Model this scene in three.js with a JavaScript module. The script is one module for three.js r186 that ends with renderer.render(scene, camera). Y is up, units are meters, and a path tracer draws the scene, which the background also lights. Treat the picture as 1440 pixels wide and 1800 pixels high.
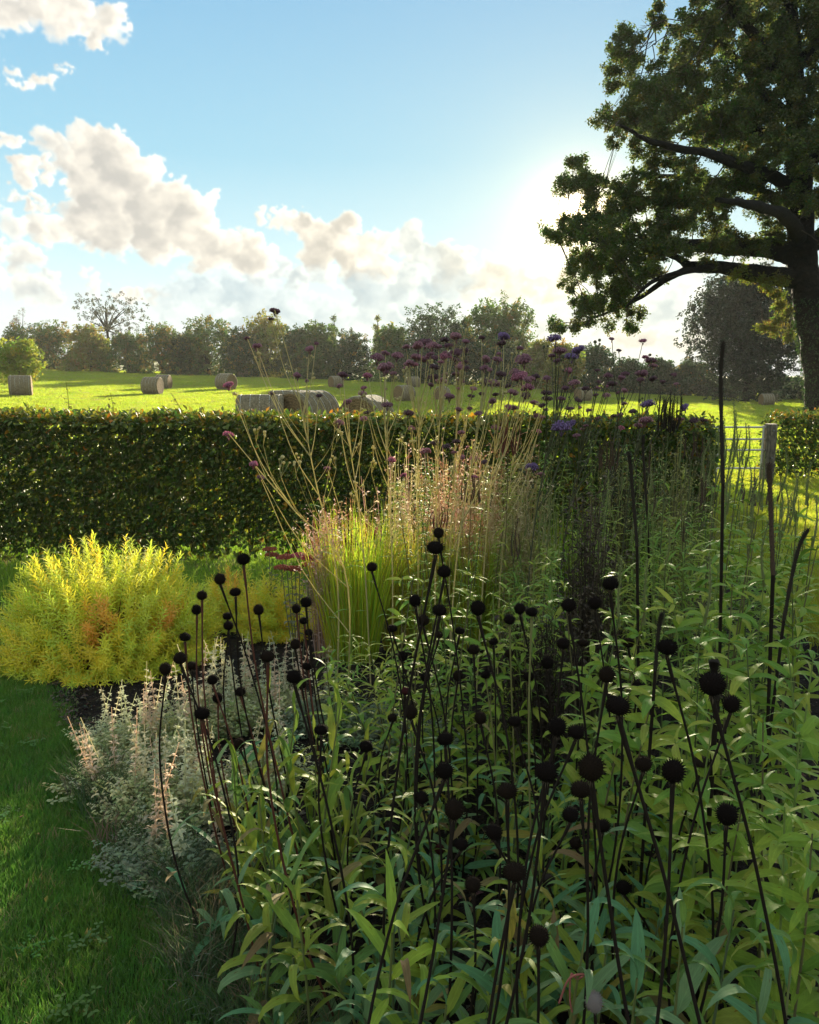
import * as THREE from 'three';
import { ImprovedNoise } from 'three/addons/math/ImprovedNoise.js';

// ---------------------------------------------------------------- camera, sun, exposure
const scene = new THREE.Scene();
const camera = new THREE.PerspectiveCamera(64.01, 819 / 1024, 0.05, 3000);
const EYE = 1.6, PITCH = 10.3 * Math.PI / 180;
camera.position.set(0, EYE, 0);
camera.rotation.set(-PITCH, 0, 0);
const EXPOSURE = 4.7;
const SUN_AZ = Math.atan(0.2), SUN_EL = Math.atan(0.162);
const sunDir = new THREE.Vector3(Math.sin(SUN_AZ) * Math.cos(SUN_EL), Math.sin(SUN_EL), -Math.cos(SUN_AZ) * Math.cos(SUN_EL));
const sun = new THREE.DirectionalLight(new THREE.Color(1, 0.86, 0.62), 5);
sun.position.copy(sunDir).multiplyScalar(120);
sun.castShadow = true; sun.shadow.radius = 1.2;
sun.shadow.mapSize.set(4096, 4096);
Object.assign(sun.shadow.camera, { left: -70, right: 70, top: 40, bottom: -40, near: 1, far: 300 });
sun.name = 'sun';
scene.add(sun, sun.target);
scene.fog = new THREE.FogExp2(new THREE.Color(0.95, 0.93, 0.86), 0.00032);

// ---------------------------------------------------------------- small helpers
const V = (x, y, z) => new THREE.Vector3(x, y, z);
const noise3 = new ImprovedNoise();
const clamp = (x, a = 0, b = 1) => Math.min(b, Math.max(a, x));
const lerp = (a, b, t) => a + (b - a) * t;
const sstep = (a, b, x) => { const t = clamp((x - a) / (b - a)); return t * t * (3 - 2 * t); };
let seed = 1;
const srand = (s) => { seed = s | 0; };
const rnd = () => { seed = (seed + 0x6d2b79f5) | 0; let t = Math.imul(seed ^ (seed >>> 15), 1 | seed); t = (t + Math.imul(t ^ (t >>> 7), 61 | t)) ^ t; return ((t ^ (t >>> 14)) >>> 0) / 4294967296; };
const rr = (a, b) => a + (b - a) * rnd();
const gauss = () => (rnd() + rnd() + rnd() + rnd() - 2) / 1.15;
const pick = (a) => a[Math.floor(rnd() * a.length) % a.length];
const fbm = (x, y, o = 5, z = 0) => { let s = 0, a = 0.5, t = 0; for (let i = 0; i < o; i++) { s += a * noise3.noise(x, y, z + i * 7.3); t += a; x *= 2.03; y *= 2.03; a *= 0.52; } return s / t; };
const F = 1440;                                    // focal length in pixels of the 1440 x 1800 photograph
function ray(px, py) {
  const a = (px - 720) / F, b = (900 - py) / F, c = Math.cos(PITCH), s = Math.sin(PITCH);
  return V(a, -s + b * c, -c - b * s);
}
const at = (px, py, d) => { const r = ray(px, py); r.multiplyScalar(d / -r.z); r.y += EYE; return r; };   // point d metres ahead
function groundY(x, z) {
  const d = -z, g = -(0.09 - 0.04 * sstep(-0.5, 3.5, x)) * Math.min(d, lerp(11.5, 17, sstep(0.5, 4, x))), f = -1.81 - 0.03 * clamp(x, -120, 120) + 0.005 * d;
  return lerp(g + 0.022 * clamp(d - 13, 0, 14) * sstep(4, 0, x), f, sstep(26, 50, d)) + (d > 25 ? 0.1 * fbm(x * 0.03, d * 0.03, 2) : 0);
}
function onGround(px, py) {
  const r = ray(px, py); let lo = 0.3, hi = 0.3;
  const h = (t) => EYE + r.y * t - groundY(r.x * t, r.z * t);
  while (h(hi) > 0 && hi < 600) { lo = hi; hi *= 1.04; }
  for (let i = 0; i < 30; i++) { const m = (lo + hi) / 2; h(m) > 0 ? lo = m : hi = m; }
  return V(r.x * lo, groundY(r.x * lo, r.z * lo), r.z * lo);
}
const counts = new Map();
function numbered(n) { const k = counts.get(n) ?? 0; counts.set(n, k + 1); return k ? n + '_' + String(k).padStart(3, '0') : n; }
function thing(name, label, category, pos = V(0, 0, 0), group, turn = 0) {
  const o = new THREE.Group(); o.name = numbered(name); o.position.copy(pos); o.rotation.y = turn;
  o.userData = { label, category }; if (group) o.userData.group = group;
  scene.add(o); return o;
}
function part(name, geo, mat, parent, label) {
  const m = new THREE.Mesh(geo, mat); m.name = name; m.castShadow = m.receiveShadow = true;
  if (label) m.userData.label = label;
  parent.add(m); return m;
}
function structure(name, geo, mat) { const m = part(name, geo, mat, scene); m.userData.kind = 'structure'; return m; }
const dummy = new THREE.Object3D();
function instanced(name, geo, mat, mats, cols, parent, kind = 'stuff') {
  const m = new THREE.InstancedMesh(geo, mat, mats.length);
  mats.forEach((x, i) => m.setMatrixAt(i, x));
  if (cols) cols.forEach((c, i) => m.setColorAt(i, c));
  m.name = name; m.castShadow = m.receiveShadow = true; if (kind) m.userData.kind = kind;
  parent.add(m); return m;
}
const mtx = (p, yaw, pitch, roll, s, sy, sz) => { dummy.position.copy(p); dummy.rotation.set(roll, yaw, pitch, 'YZX'); dummy.scale.set(s, sy ?? s, sz ?? s); dummy.updateMatrix(); return dummy.matrix.clone(); };
const col = (r, g, b) => new THREE.Color().setRGB(r, g, b);
const tinted = (c, v) => col(c[0] * (1 + v * gauss()), c[1] * (1 + v * gauss()), c[2] * (1 + v * gauss()));
const ORD = ['first', 'second', 'third', 'fourth', 'fifth', 'sixth', 'seventh', 'eighth', 'ninth', 'tenth', 'eleventh', 'twelfth', 'thirteenth', 'fourteenth', 'fifteenth', 'sixteenth', 'seventeenth', 'eighteenth', 'nineteenth', 'twentieth'];
const ord = (i) => i < 20 ? ORD[i] : i < 29 ? 'twenty-' + ORD[i - 20] : i === 29 ? 'thirtieth' : 'thirty-' + ORD[i - 30];

// geometry collector
class Geo {
  constructor() { this.p = []; this.i = []; this.u = []; this.c = []; this.n = 0; this.tint = null; }
  v(x, y, z, u = 0, w = 0) { this.p.push(x, y, z); this.u.push(u, w); const t = this.tint; this.c.push(t ? t[0] : 1, t ? t[1] : 1, t ? t[2] : 1); return this.n++; }
  tri(a, b, c) { this.i.push(a, b, c); }
  quad(a, b, c, d) { this.i.push(a, b, c, a, c, d); }
  tube(pts, r0, r1 = r0, rad = 5, curve = 0) {
    if (curve && pts.length > 2) pts = new THREE.CatmullRomCurve3(pts).getPoints(curve);
    const m = pts.length, R = typeof r0 === 'function' ? r0 : (t) => lerp(r0, r1, t);
    let prev = null, side = V(1, 0, 0); let len = 0;
    for (let k = 0; k < m; k++) {
      const t = pts[Math.min(k + 1, m - 1)].clone().sub(pts[Math.max(k - 1, 0)]).normalize();
      side.addScaledVector(t, -side.dot(t)); if (side.lengthSq() < 1e-4) side.set(0, 0, 1).addScaledVector(t, -t.z);
      side.normalize(); const up = t.clone().cross(side); const r = R(k / (m - 1));
      if (k) len += pts[k].distanceTo(pts[k - 1]);
      const row = [];
      for (let j = 0; j <= rad; j++) {
        const a = j / rad * Math.PI * 2, x = Math.cos(a) * r, y = Math.sin(a) * r;
        row.push(this.v(pts[k].x + side.x * x + up.x * y, pts[k].y + side.y * x + up.y * y, pts[k].z + side.z * x + up.z * y, j / rad, len));
      }
      if (prev) for (let j = 0; j < rad; j++) this.quad(prev[j], prev[j + 1], row[j + 1], row[j]);
      prev = row;
    }
    return this;
  }
  // a leaf or blade that starts at matrix origin and grows along +x; w(t) half width, bends down by curl
  leaf(m, L, W, o = {}) {
    const { curl = 0.6, fold = 0.25, seg = 5, a0 = 0, prof = lance, wave = 0 } = o;
    let x = 0, y = 0, prev = null; const q = V(0, 0, 0);
    for (let k = 0; k <= seg; k++) {
      const t = k / seg, a = a0 - curl * t * t * 1.6; if (k) { x += Math.cos(a) * L / seg; y += Math.sin(a) * L / seg; }
      const w = W * prof(t), lift = w * fold, wv = wave ? Math.sin(t * 9) * wave * w : 0;
      const put = (xx, yy, zz, u, vv) => { q.set(xx, yy, zz); if (m) q.applyMatrix4(m); return this.v(q.x, q.y, q.z, u, vv); };
      const row = [put(x, y + lift + wv, -w, t, 0), put(x, y, 0, t, 0.5), put(x, y + lift - wv, w, t, 1)];
      if (prev) { this.quad(prev[0], row[0], row[1], prev[1]); this.quad(prev[1], row[1], row[2], prev[2]); }
      prev = row;
    }
    return this;
  }
  flat(m, L, W) {          // four-triangle folded diamond leaf
    const q = V(0, 0, 0), put = (x, y, z, u, w) => { q.set(x, y, z); if (m) q.applyMatrix4(m); return this.v(q.x, q.y, q.z, u, w); };
    const a = put(0, 0, 0, 0, 0.5), b = put(L * 0.5, W * 0.3, -W, 0.5, 0), c = put(L, -L * 0.12, 0, 1, 0.5), d = put(L * 0.5, W * 0.3, W, 0.5, 1), e = put(L * 0.5, 0, 0, 0.5, 0.5);
    this.tri(a, b, e); this.tri(b, c, e); this.tri(c, d, e); this.tri(d, a, e); return this;
  }
  add(g, m) {
    const P = g.attributes.position, I = g.index, base = this.n, q = V(0, 0, 0), U = g.attributes.uv;
    for (let k = 0; k < P.count; k++) { q.fromBufferAttribute(P, k); if (m) q.applyMatrix4(m); this.v(q.x, q.y, q.z, U ? U.getX(k) : 0, U ? U.getY(k) : 0); }
    if (I) for (let k = 0; k < I.count; k++) this.i.push(base + I.getX(k)); else for (let k = 0; k < P.count; k++) this.i.push(base + k);
    return this;
  }
  build(colors = false, smooth = true) {
    const g = new THREE.BufferGeometry();
    g.setAttribute('position', new THREE.Float32BufferAttribute(this.p, 3));
    g.setAttribute('uv', new THREE.Float32BufferAttribute(this.u, 2));
    if (colors) g.setAttribute('color', new THREE.Float32BufferAttribute(this.c, 3));
    g.setIndex(this.i);
    if (smooth) g.computeVertexNormals();
    return g;
  }
}
const lance = (t) => Math.pow(Math.max(t, 0), 0.55) * Math.pow(1 - t, 0.85) * 1.75 + 0.012 * (1 - t);
const ovate = (t) => Math.pow(Math.max(t, 0), 0.5) * Math.pow(1 - t, 0.6) * 1.5 + 0.01 * (1 - t);
const strap = (t) => (0.55 + 0.9 * t * (1 - t) * 2) * Math.pow(1 - t, 0.45) * 0.95;
const leafGeo = (L, W, o) => new Geo().leaf(null, L, W, o).build();

// ---------------------------------------------------------------- sky: air, glow round the sun and clouds
function buildSky() {
  const W = 4096, H = 2048, data = new Float32Array(W * H * 4), D = 180 / Math.PI, N = H / 2;
  const hmap = new Float32Array(W * N), tone = new Float32Array(W * N), nx = new Float32Array(W * N), ny = new Float32Array(W * N), wu = new Float32Array(W * N).fill(NaN), wv = new Float32Array(W * N);
  const ang = (px, py) => { const r = ray(px, py).normalize(); return [Math.atan2(r.x, -r.z) * D, Math.asin(r.y) * D]; };
  const toCol = (az) => { const a = (az - 90) / 360 + 0.5; return ((a % 1) + 1) % 1 * W; };      // azimuth 0 is straight ahead (-z)
  function puff(az, el, ra, tn) {                    // one round billow of a cloud, its outline warped by noise
    const c0 = toCol(az), k = W / 360, m = ra * 1.5 + 0.3, r0 = Math.max(0, Math.floor((el - m) / 180 * H)), r1 = Math.min(N - 1, Math.ceil((el + m) / 180 * H)), ce = Math.max(0.15, Math.cos(el / D)), half = Math.ceil(m * k / ce);
    for (let r = r0; r <= r1; r++) for (let dc = -half; dc <= half; dc++) {
      const i = r * W + ((Math.floor(c0 + dc) % W) + W) % W, pe = (r + 0.5) / H * 180;
      if (wu[i] !== wu[i]) { const a = (i % W) / k; wu[i] = 1.3 * fbm(a * 0.5, pe * 0.6, 3, 1.7) + 0.8 * fbm(a * 1.5, pe * 1.8, 4, 4.1); wv[i] = 1.0 * fbm(a * 0.5, pe * 0.6, 3, 13.3) + 0.7 * fbm(a * 1.5, pe * 1.8, 4, 17.9); }
      const x = dc / k * ce + wu[i], y = pe - el + wv[i], q = ra * ra - x * x - y * y * 1.25; if (q <= 0) continue;
      const w = Math.pow(q / (ra * ra), 0.8) * (0.5 + 0.5 * ra), t = hmap[i] + w; tone[i] = (tone[i] * hmap[i] + tn * w) / t; nx[i] = (nx[i] * hmap[i] + x / ra * w) / t; ny[i] = (ny[i] * hmap[i] + y / ra * w) / t; hmap[i] = t;
    }
  }
  function blob(az, el, ra, re, s, tn) {
    const n = Math.round(clamp(ra / re, 1, 4) * 9 * s), ce = Math.max(0.15, Math.cos(el / D));
    for (let k = 0; k < n; k++) {
      const a = rnd() * 6.283, q = Math.sqrt(rnd()) * 0.85, low = Math.sin(a) < 0 ? 0.75 : 1;
      puff(az + Math.cos(a) * q * ra / ce, el + Math.sin(a) * q * re * low * 0.8, Math.min(re * rr(0.26, 0.6), 2.6) * (0.6 + 0.4 * s), tn);
    }
  }
  srand(70);
  const B = (px, py, rx, ry, s = 1, tn = 0) => { const [a, e] = ang(px, py); blob(a, e, rx * 0.045, ry * 0.045, s, tn); };
  // the clouds in view; tone 0 cream cumulus, 1 blue-grey bank, 2 bright thin
  for (const b of [[150, 262, 60, 38], [195, 262, 20, 34, 0.8], [185, 318, 80, 62], [240, 372, 108, 62], [310, 405, 104, 58], [380, 440, 74, 46], [420, 455, 36, 30], [110, 312, 64, 32, 0.8], [150, 408, 96, 40, 0.9], [70, 300, 36, 20, 0.5],
    [505, 392, 40, 24, 0.9], [560, 408, 54, 30], [590, 432, 70, 44], [625, 465, 52, 36], [520, 486, 66, 30, 1, 0.7], [660, 470, 40, 24, 0.7],
    [712, 428, 42, 30, 1, 0.5], [765, 452, 50, 32, 1, 0.4], [740, 490, 110, 46, 0.9, 0.7], [815, 482, 56, 32, 1, 0.3], [875, 500, 66, 34, 1, 0.15], [945, 505, 70, 28, 1, 0], [700, 520, 120, 40, 0.8, 0.9],
    [365, 512, 64, 32, 1, 1.0], [445, 525, 56, 38, 1, 1.0], [400, 552, 190, 42, 1, 1.0], [580, 560, 170, 30, 0.9, 1], [800, 555, 220, 36, 0.8, 0.8], [250, 520, 40, 16, 0.8, 0], [970, 560, 120, 34, 0.7, 0.6],
    [60, 10, 110, 40, 0.9], [130, 30, 70, 36, 0.9], [180, 62, 32, 30, 0.7], [42, 140, 34, 20, 0.75], [12, 246, 26, 18, 0.7], [62, 355, 32, 14, 0.7], [110, 130, 14, 10, 0.5], [0, 440, 70, 46, 0.7, 0.2], [40, 500, 120, 40, 0.5, 0.4],
    [1180, 540, 90, 44, 0.8, 0.8], [1180, 598, 90, 24, 1, 0], [1120, 610, 90, 22, 0.6, 0], [1290, 480, 100, 50, 0.5, 0.5], [1340, 560, 120, 30, 0.7, 0.5]]) B(...b);
  srand(77);
  for (let k = 0; k < 420; k++) {                    // the same sky all round, clouds out of view added to brighten the shade
    const el = Math.asin(Math.pow(rnd(), 1.2) * 0.97 + 0.03) * D, az = el > 30 ? rr(0, 360) : rr(36, 324), s = rr(2.6, 6.5), bank = el < 8 ? rr(0.3, 1) : rr(0, 0.3);
    for (let j = 0; j < 5; j++) blob(az + gauss() * s * 1.2, Math.max(2, el + gauss() * s * 0.35), s * rr(0.6, 1.2), s * rr(0.3, 0.6), rr(0.6, 1), bank);
  }
  const sAz = SUN_AZ * D, sEl = SUN_EL * D;
  const sc = toCol(sAz), sr = sEl / 180 * H, stops = [[-90, 0.5, 0.52, 0.5], [0, 0.54, 0.58, 0.57], [3, 0.52, 0.60, 0.60], [7, 0.40, 0.58, 0.63], [13, 0.235, 0.45, 0.57], [22, 0.16, 0.35, 0.52], [40, 0.16, 0.35, 0.51], [90, 0.16, 0.34, 0.5]];
  for (let r = 0; r < H; r++) {
    const el = (r + 0.5) / H * 180 - 90, y = Math.sin(el / D), ce = Math.cos(el / D);
    let s = 1; while (s < stops.length - 1 && stops[s][0] < el) s++;
    const t = clamp((el - stops[s - 1][0]) / (stops[s][0] - stops[s - 1][0]));
    for (let c = 0; c < W; c++) {
      const round = ((c + 0.5) / W - 0.5) * 2 * Math.PI, g = Math.acos(clamp(Math.cos(round) * ce * sunDir.x + y * sunDir.y + Math.sin(round) * ce * sunDir.z, -1, 1)) * D;
      const o = (r * W + c) * 4, near = Math.exp(-g / 14), halo = Math.exp(-g / 2.8), core = Math.exp(-g / 0.85);
      let R = lerp(stops[s - 1][1], stops[s][1], t), G = lerp(stops[s - 1][2], stops[s][2], t), Bl = lerp(stops[s - 1][3], stops[s][3], t);
      R += 0.17 * near + 0.62 * halo + 6 * core; G += 0.10 * near + 0.40 * halo + 4.2 * core; Bl += 0.01 * near + 0.06 * halo + 2.6 * core;
      if (r >= N) {
        const i = (r - N) * W + c, d = hmap[i];
        if (d > 0) {
          const soft = clamp(-ny[i] * 1.2), al = (1 - Math.exp(-d * lerp(3.2, 1.1, soft))) * 0.98, tn = tone[i], warm = Math.exp(-g / 22);
          let dx = (sc - c) * 360 / W; if (dx > 180) dx -= 360; if (dx < -180) dx += 360; dx *= ce;
          const dy = sEl - el, L = Math.hypot(dx, dy) || 1, turn = (nx[i] * dx + ny[i] * dy) / L, front = sstep(60, 130, g);
          const az = c * 360 / W, fine = fbm(az * 0.55, el * 0.8, 5, 6.2);
          const lit = clamp(lerp(0.10 + 0.80 * Math.exp(-d * 0.62) + 0.42 * turn + 0.12 * ny[i], 0.72 + 0.2 * turn + 0.1 * ny[i], front) + 0.62 * fine);
          let cr = lerp(0.37, 0.88, lit) + 0.14 * warm, cg = lerp(0.37, 0.82, lit) + 0.09 * warm, cb = lerp(0.365, 0.71, lit) - 0.02 * warm;
          const br = lerp(0.25, 0.62, lit) + 0.10 * warm, bg = lerp(0.34, 0.67, lit) + 0.10 * warm, bb = lerp(0.40, 0.66, lit) + 0.06 * warm;
          cr = lerp(cr, br, clamp(tn)); cg = lerp(cg, bg, clamp(tn)); cb = lerp(cb, bb, clamp(tn));
          cr += 0.35 * halo + core * 2; cg += 0.28 * halo + core * 1.7; cb += 0.12 * halo + core;
          const a2 = al * (1 - 0.3 * sstep(6, 0, el)) * lerp(1, 0.88, clamp(tn));
          R = lerp(R, cr, a2); G = lerp(G, cg, a2); Bl = lerp(Bl, cb, a2);
        }
      }
      data[o] = R * 0.34; data[o + 1] = G * 0.34; data[o + 2] = Bl * 0.34; data[o + 3] = 1;
    }
  }
  const t = new THREE.DataTexture(data, W, H, THREE.RGBAFormat, THREE.FloatType);
  t.mapping = THREE.EquirectangularReflectionMapping; t.magFilter = t.minFilter = THREE.LinearFilter; t.needsUpdate = true;
  scene.background = t; scene.environment = t;
}
buildSky();

// ---------------------------------------------------------------- textures and materials
function dataTex(w, h, f, srgb = true) {
  const d = new Uint8Array(w * h * 4);
  for (let y = 0; y < h; y++) for (let x = 0; x < w; x++) { const c = f(x / w, y / h, x, y), i = (y * w + x) * 4; for (let k = 0; k < 3; k++) d[i + k] = clamp(Array.isArray(c) ? c[k] : c) * 255; d[i + 3] = 255; }
  const t = new THREE.DataTexture(d, w, h); t.wrapS = t.wrapT = THREE.RepeatWrapping; t.magFilter = THREE.LinearFilter; t.minFilter = THREE.LinearFilter;
  if (srgb) t.colorSpace = THREE.SRGBColorSpace; t.needsUpdate = true; return t;
}
const tile = (u, v, k, o, z = 0) => {              // periodic noise
  const a = u * Math.PI * 2, b = v * Math.PI * 2; let s = 0, m = 0.5, t = 0;
  for (let i = 0; i < o; i++) { s += m * noise3.noise(Math.cos(a) * k + 11, Math.sin(a) * k + Math.cos(b) * k * 0.73 + 5, Math.sin(b) * k + z + i * 9); t += m; m *= 0.55; k *= 2; }
  return s / t;
};
const leafTex = dataTex(128, 64, (u, v) => {
  const mid = Math.exp(-Math.pow((v - 0.5) / 0.035, 2)), vein = Math.pow(Math.abs(Math.sin((u * 16 - Math.abs(v - 0.5) * 7) * Math.PI)), 14), n = fbm(u * 9, v * 5, 3);
  const spot = sstep(0.34, 0.46, fbm(u * 7 + 3, v * 6 + 8, 3, 5)), b = 0.92 + 0.1 * n + 0.08 * mid + 0.05 * vein; return [b * (1 - 0.1 * spot), b * (1 - 0.35 * spot), b * (0.97 - 0.4 * spot)];
});
const barkTex = dataTex(256, 256, (u, v) => { const n = tile(u, v, 1.2, 4), r = Math.abs(tile(u, v * 0.2, 3.4, 3, 4)); return 0.45 + 0.35 * n + 0.5 * r; });
const barkBump = dataTex(256, 256, (u, v) => clamp(0.3 + 1.6 * Math.abs(tile(u, v * 0.25, 3.4, 4, 4))), false);
const strawTex = dataTex(256, 256, (u, v) => { const n = tile(u, v, 6, 3, 2), s = tile(u * 0.3, v, 5, 4, 7); const b = 0.72 + 0.35 * n + 0.3 * s; return [b, b * 0.98, b * 0.93]; });
const grassTex = dataTex(512, 512, (u, v) => { const n = tile(u, v, 1.5, 5), f = tile(u, v, 14, 2, 3); const b = 0.75 + 0.3 * n + 0.35 * f; return [b * (1 + 0.12 * n), b, b * 0.8]; });
const soilTex = dataTex(512, 512, (u, v) => { const n = tile(u, v, 3, 4, 5), f = tile(u, v, 20, 2, 9); const b = 0.6 + 0.4 * n + 0.55 * f; return [b, b * 0.93, b * 0.86]; });
const soilBump = dataTex(512, 512, (u, v) => 0.5 + 0.5 * tile(u, v, 8, 4, 5) + 0.3 * tile(u, v, 24, 2, 8), false);

const cache = new Map(), memo = (f) => (...a) => { const k = f.tag + a.map((x) => typeof x === 'object' ? Object.entries(x).map(([n, v]) => n + (v?.uuid ?? v)).join() : x).join('|'); if (!cache.has(k)) cache.set(k, f(...a)); return cache.get(k); };
const named = (tag, f) => { f.tag = tag; return memo(f); };
const M = named('m', (r, g, b, rough = 0.8, o = {}) => new THREE.MeshPhysicalMaterial({ color: col(r, g, b), specularIntensity: 0.35, roughness: rough, side: THREE.DoubleSide, ...o }));
const leafM = named('l', (r, g, b, tr = 0.4, o = {}) => new THREE.MeshPhysicalMaterial({ color: col(r, g, b), roughness: 0.85, transmission: tr, thickness: 0, ior: 1.35, side: THREE.DoubleSide, specularIntensity: 0.5, ...o }));
const glossLeaf = named('g', (r, g, b, tr = 0.3, rough = 0.5) => new THREE.MeshPhysicalMaterial({ color: col(r, g, b), map: leafTex, roughness: rough + 0.06, transmission: tr + 0.06, thickness: 0, ior: 1.45, side: THREE.DoubleSide, specularIntensity: 0.24 }));

const mat = {
  field: M(0.13, 0.17, 0.03, 0.95, { map: grassTex }), lawn: M(0.06, 0.12, 0.02, 0.95, { map: grassTex }),
  soil: M(0.035, 0.026, 0.02, 0.95, { map: soilTex, bumpMap: soilBump, bumpScale: 0.03 }),
  inst: leafM(1, 1, 1, 0.45), meadow: leafM(1, 1, 1, 0.6), crown: leafM(1, 1, 1, 0.56), hedge: leafM(1, 1, 1, 0.52, { roughness: 0.6, specularIntensity: 0.45 }), instDull: leafM(1, 1, 1, 0.3), dull: M(1, 1, 1, 0.9),
  bark: M(0.065, 0.055, 0.042, 0.95, { map: barkTex, bumpMap: barkBump, bumpScale: 0.05 }),
  twig: M(0.06, 0.05, 0.04, 0.9), darkStem: M(0.018, 0.013, 0.010, 0.85, { specularIntensity: 0.2 }), cone: M(0.008, 0.006, 0.005, 0.95, { specularIntensity: 0.1 }), bract: M(0.07, 0.055, 0.035, 0.9),
  greenStem: M(0.16, 0.22, 0.06, 0.6), tanStem: leafM(0.42, 0.33, 0.18, 0.35), redStem: M(0.09, 0.03, 0.02, 0.7),
};

// ---------------------------------------------------------------- the ground
function sheet(xs, ds, lift, uvScale, inside) {
  const g = new Geo(), id = [];
  for (const d of ds) id.push(xs.map((x) => g.v(x, groundY(x, -d) + lift, -d, x / uvScale, d / uvScale)));
  for (let j = 0; j + 1 < ds.length; j++) for (let i = 0; i + 1 < xs.length; i++) if (!inside || inside((xs[i] + xs[i + 1]) / 2, (ds[j] + ds[j + 1]) / 2)) g.quad(id[j][i], id[j][i + 1], id[j + 1][i + 1], id[j + 1][i]);
  return g.build();
}
const range = (a, b, s) => { const o = []; for (let x = a; x < b - 1e-6; x += s) o.push(x); o.push(b); return o; };
const xsBig = [-340, -240, -170, -120, ...range(-90, -30, 5), ...range(-28, -8, 2), ...range(-7.5, 8, 0.5), ...range(9, 30, 2), ...range(34, 90, 5), 120, 170, 240, 340];
structure('field', sheet(xsBig, [-60, -30, -12, -5, ...range(-2, 20, 0.5), ...range(21, 40, 1), ...range(42, 80, 2), ...range(85, 160, 5), 200, 260, 340], 0, 4), mat.field);
// edge between lawn and flower bed, read off the photograph
const EDGE = [[70, 1130], [80, 1190], [110, 1260], [150, 1330], [200, 1420], [290, 1560], [370, 1700], [430, 1800], [480, 1900]].map(([x, y]) => onGround(x, y));
function edgeX(d) {                                 // x of the lawn's edge at distance d
  for (let k = 0; k + 1 < EDGE.length; k++) { const a = EDGE[k], b = EDGE[k + 1]; if (d <= -a.z && d >= -b.z) return lerp(a.x, b.x, (d + a.z) / (a.z - b.z)); }
  return d > -EDGE[0].z ? EDGE[0].x - 0.03 * (d + EDGE[0].z) : EDGE.at(-1).x;
}
const BED_FAR = 7.6;
const bedRight = (d) => 1.6 + 0.22 * d;
structure('lawn', sheet(range(-7.5, 7.5, 0.25), range(-1.5, 12.5, 0.25), 0.012, 2.3), mat.lawn);
const bedG = new Geo();
{ const ds = range(0.2, BED_FAR, 0.15); let prev = null;
  srand(5);
  for (const d of ds) { const a = edgeX(d) + 0.03 * gauss(), b = bedRight(d), row = []; for (let k = 0; k <= 14; k++) { const x = lerp(a, b, k / 14); row.push(bedG.v(x, groundY(x, -d) + 0.026 + (k && k < 14 ? 0.012 * rnd() : 0), -d, x / 1.1, d / 1.1)); } if (prev) for (let k = 0; k < 14; k++) bedG.quad(prev[k], prev[k + 1], row[k + 1], row[k]); prev = row; } }
structure('soil_bed', bedG.build(), mat.soil);

// grass: tufts of blades
function tuftGeo(n, rad, h, w, s, lean = 0.5) {
  srand(s); const g = new Geo();
  for (let k = 0; k < n; k++) {
    const a = rr(0, 6.28), r = Math.sqrt(rnd()) * rad, x = Math.cos(a) * r, z = Math.sin(a) * r, hh = h * rr(0.5, 1.15), b = rr(0, 6.28), l = lean * rr(0.2, 1), cx = Math.cos(b), cz = Math.sin(b), f = rr(0, 6.28), wx = Math.cos(f) * w, wz = Math.sin(f) * w;
    const p0 = g.v(x - wx, -0.01, z - wz), p1 = g.v(x + wx, -0.01, z + wz), q0 = g.v(x - wx * 0.8 + cx * l * hh * 0.35, hh * 0.6, z - wz * 0.8 + cz * l * hh * 0.35), q1 = g.v(x + wx * 0.8 + cx * l * hh * 0.35, hh * 0.6, z + wz * 0.8 + cz * l * hh * 0.35), t = g.v(x + cx * l * hh, hh, z + cz * l * hh);
    g.quad(p0, p1, q1, q0); g.tri(q0, q1, t);
  }
  return g.build();
}
function grassPatch(name, label, geo, n, place, base, vary, mm = mat.inst) {
  const ms = [], cs = [];
  for (let k = 0; k < n; k++) { const p = place(); if (!p) continue; ms.push(mtx(p, rr(0, 6.28), 0, 0, p.s ?? 1, (p.s ?? 1) * rr(0.7, 1.3))); const v = p.tone ?? 0; cs.push(rnd() < 0.05 ? tinted([0.34, 0.3, 0.12], 0.2) : tinted([base[0] * (1 + v * 0.5), base[1] * (1 + v * 0.2), base[2]], vary)); }
  const m = instanced(name, geo, mm, ms, cs, scene); m.userData = { label, category: 'grass', kind: 'stuff' };
}
srand(11);
grassPatch('lawn_grass', 'short green lawn grass along the edge of the flower bed', tuftGeo(16, 0.05, 0.045, 0.0016, 3, 0.7), 30000, () => {
  const d = 1.4 + Math.pow(rnd(), 1.25) * 6, x = edgeX(d) + 0.1 * gauss() - Math.pow(rnd(), 1.1) * 3.2; if (Math.abs(x / d) > 0.75) return null;
  const p = V(x, groundY(x, -d) + 0.012, -d); p.tone = fbm(x * 1.7, d * 1.7, 3) * 0.9; p.s = 1 + 0.5 * fbm(x * 3, d * 3, 2); return p;
}, [0.12, 0.26, 0.035], 0.2);
grassPatch('border_grass', 'short grass path between the flower bed and the clipped hedge', tuftGeo(16, 0.09, 0.07, 0.003, 4, 0.7), 14000, () => {
  const d = rr(7, 13.5), x = rr(-6, 8); const p = V(x, groundY(x, -d) + 0.012, -d); p.s = rr(0.7, 1.3); return p;
}, [0.22, 0.36, 0.03], 0.15);
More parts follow.
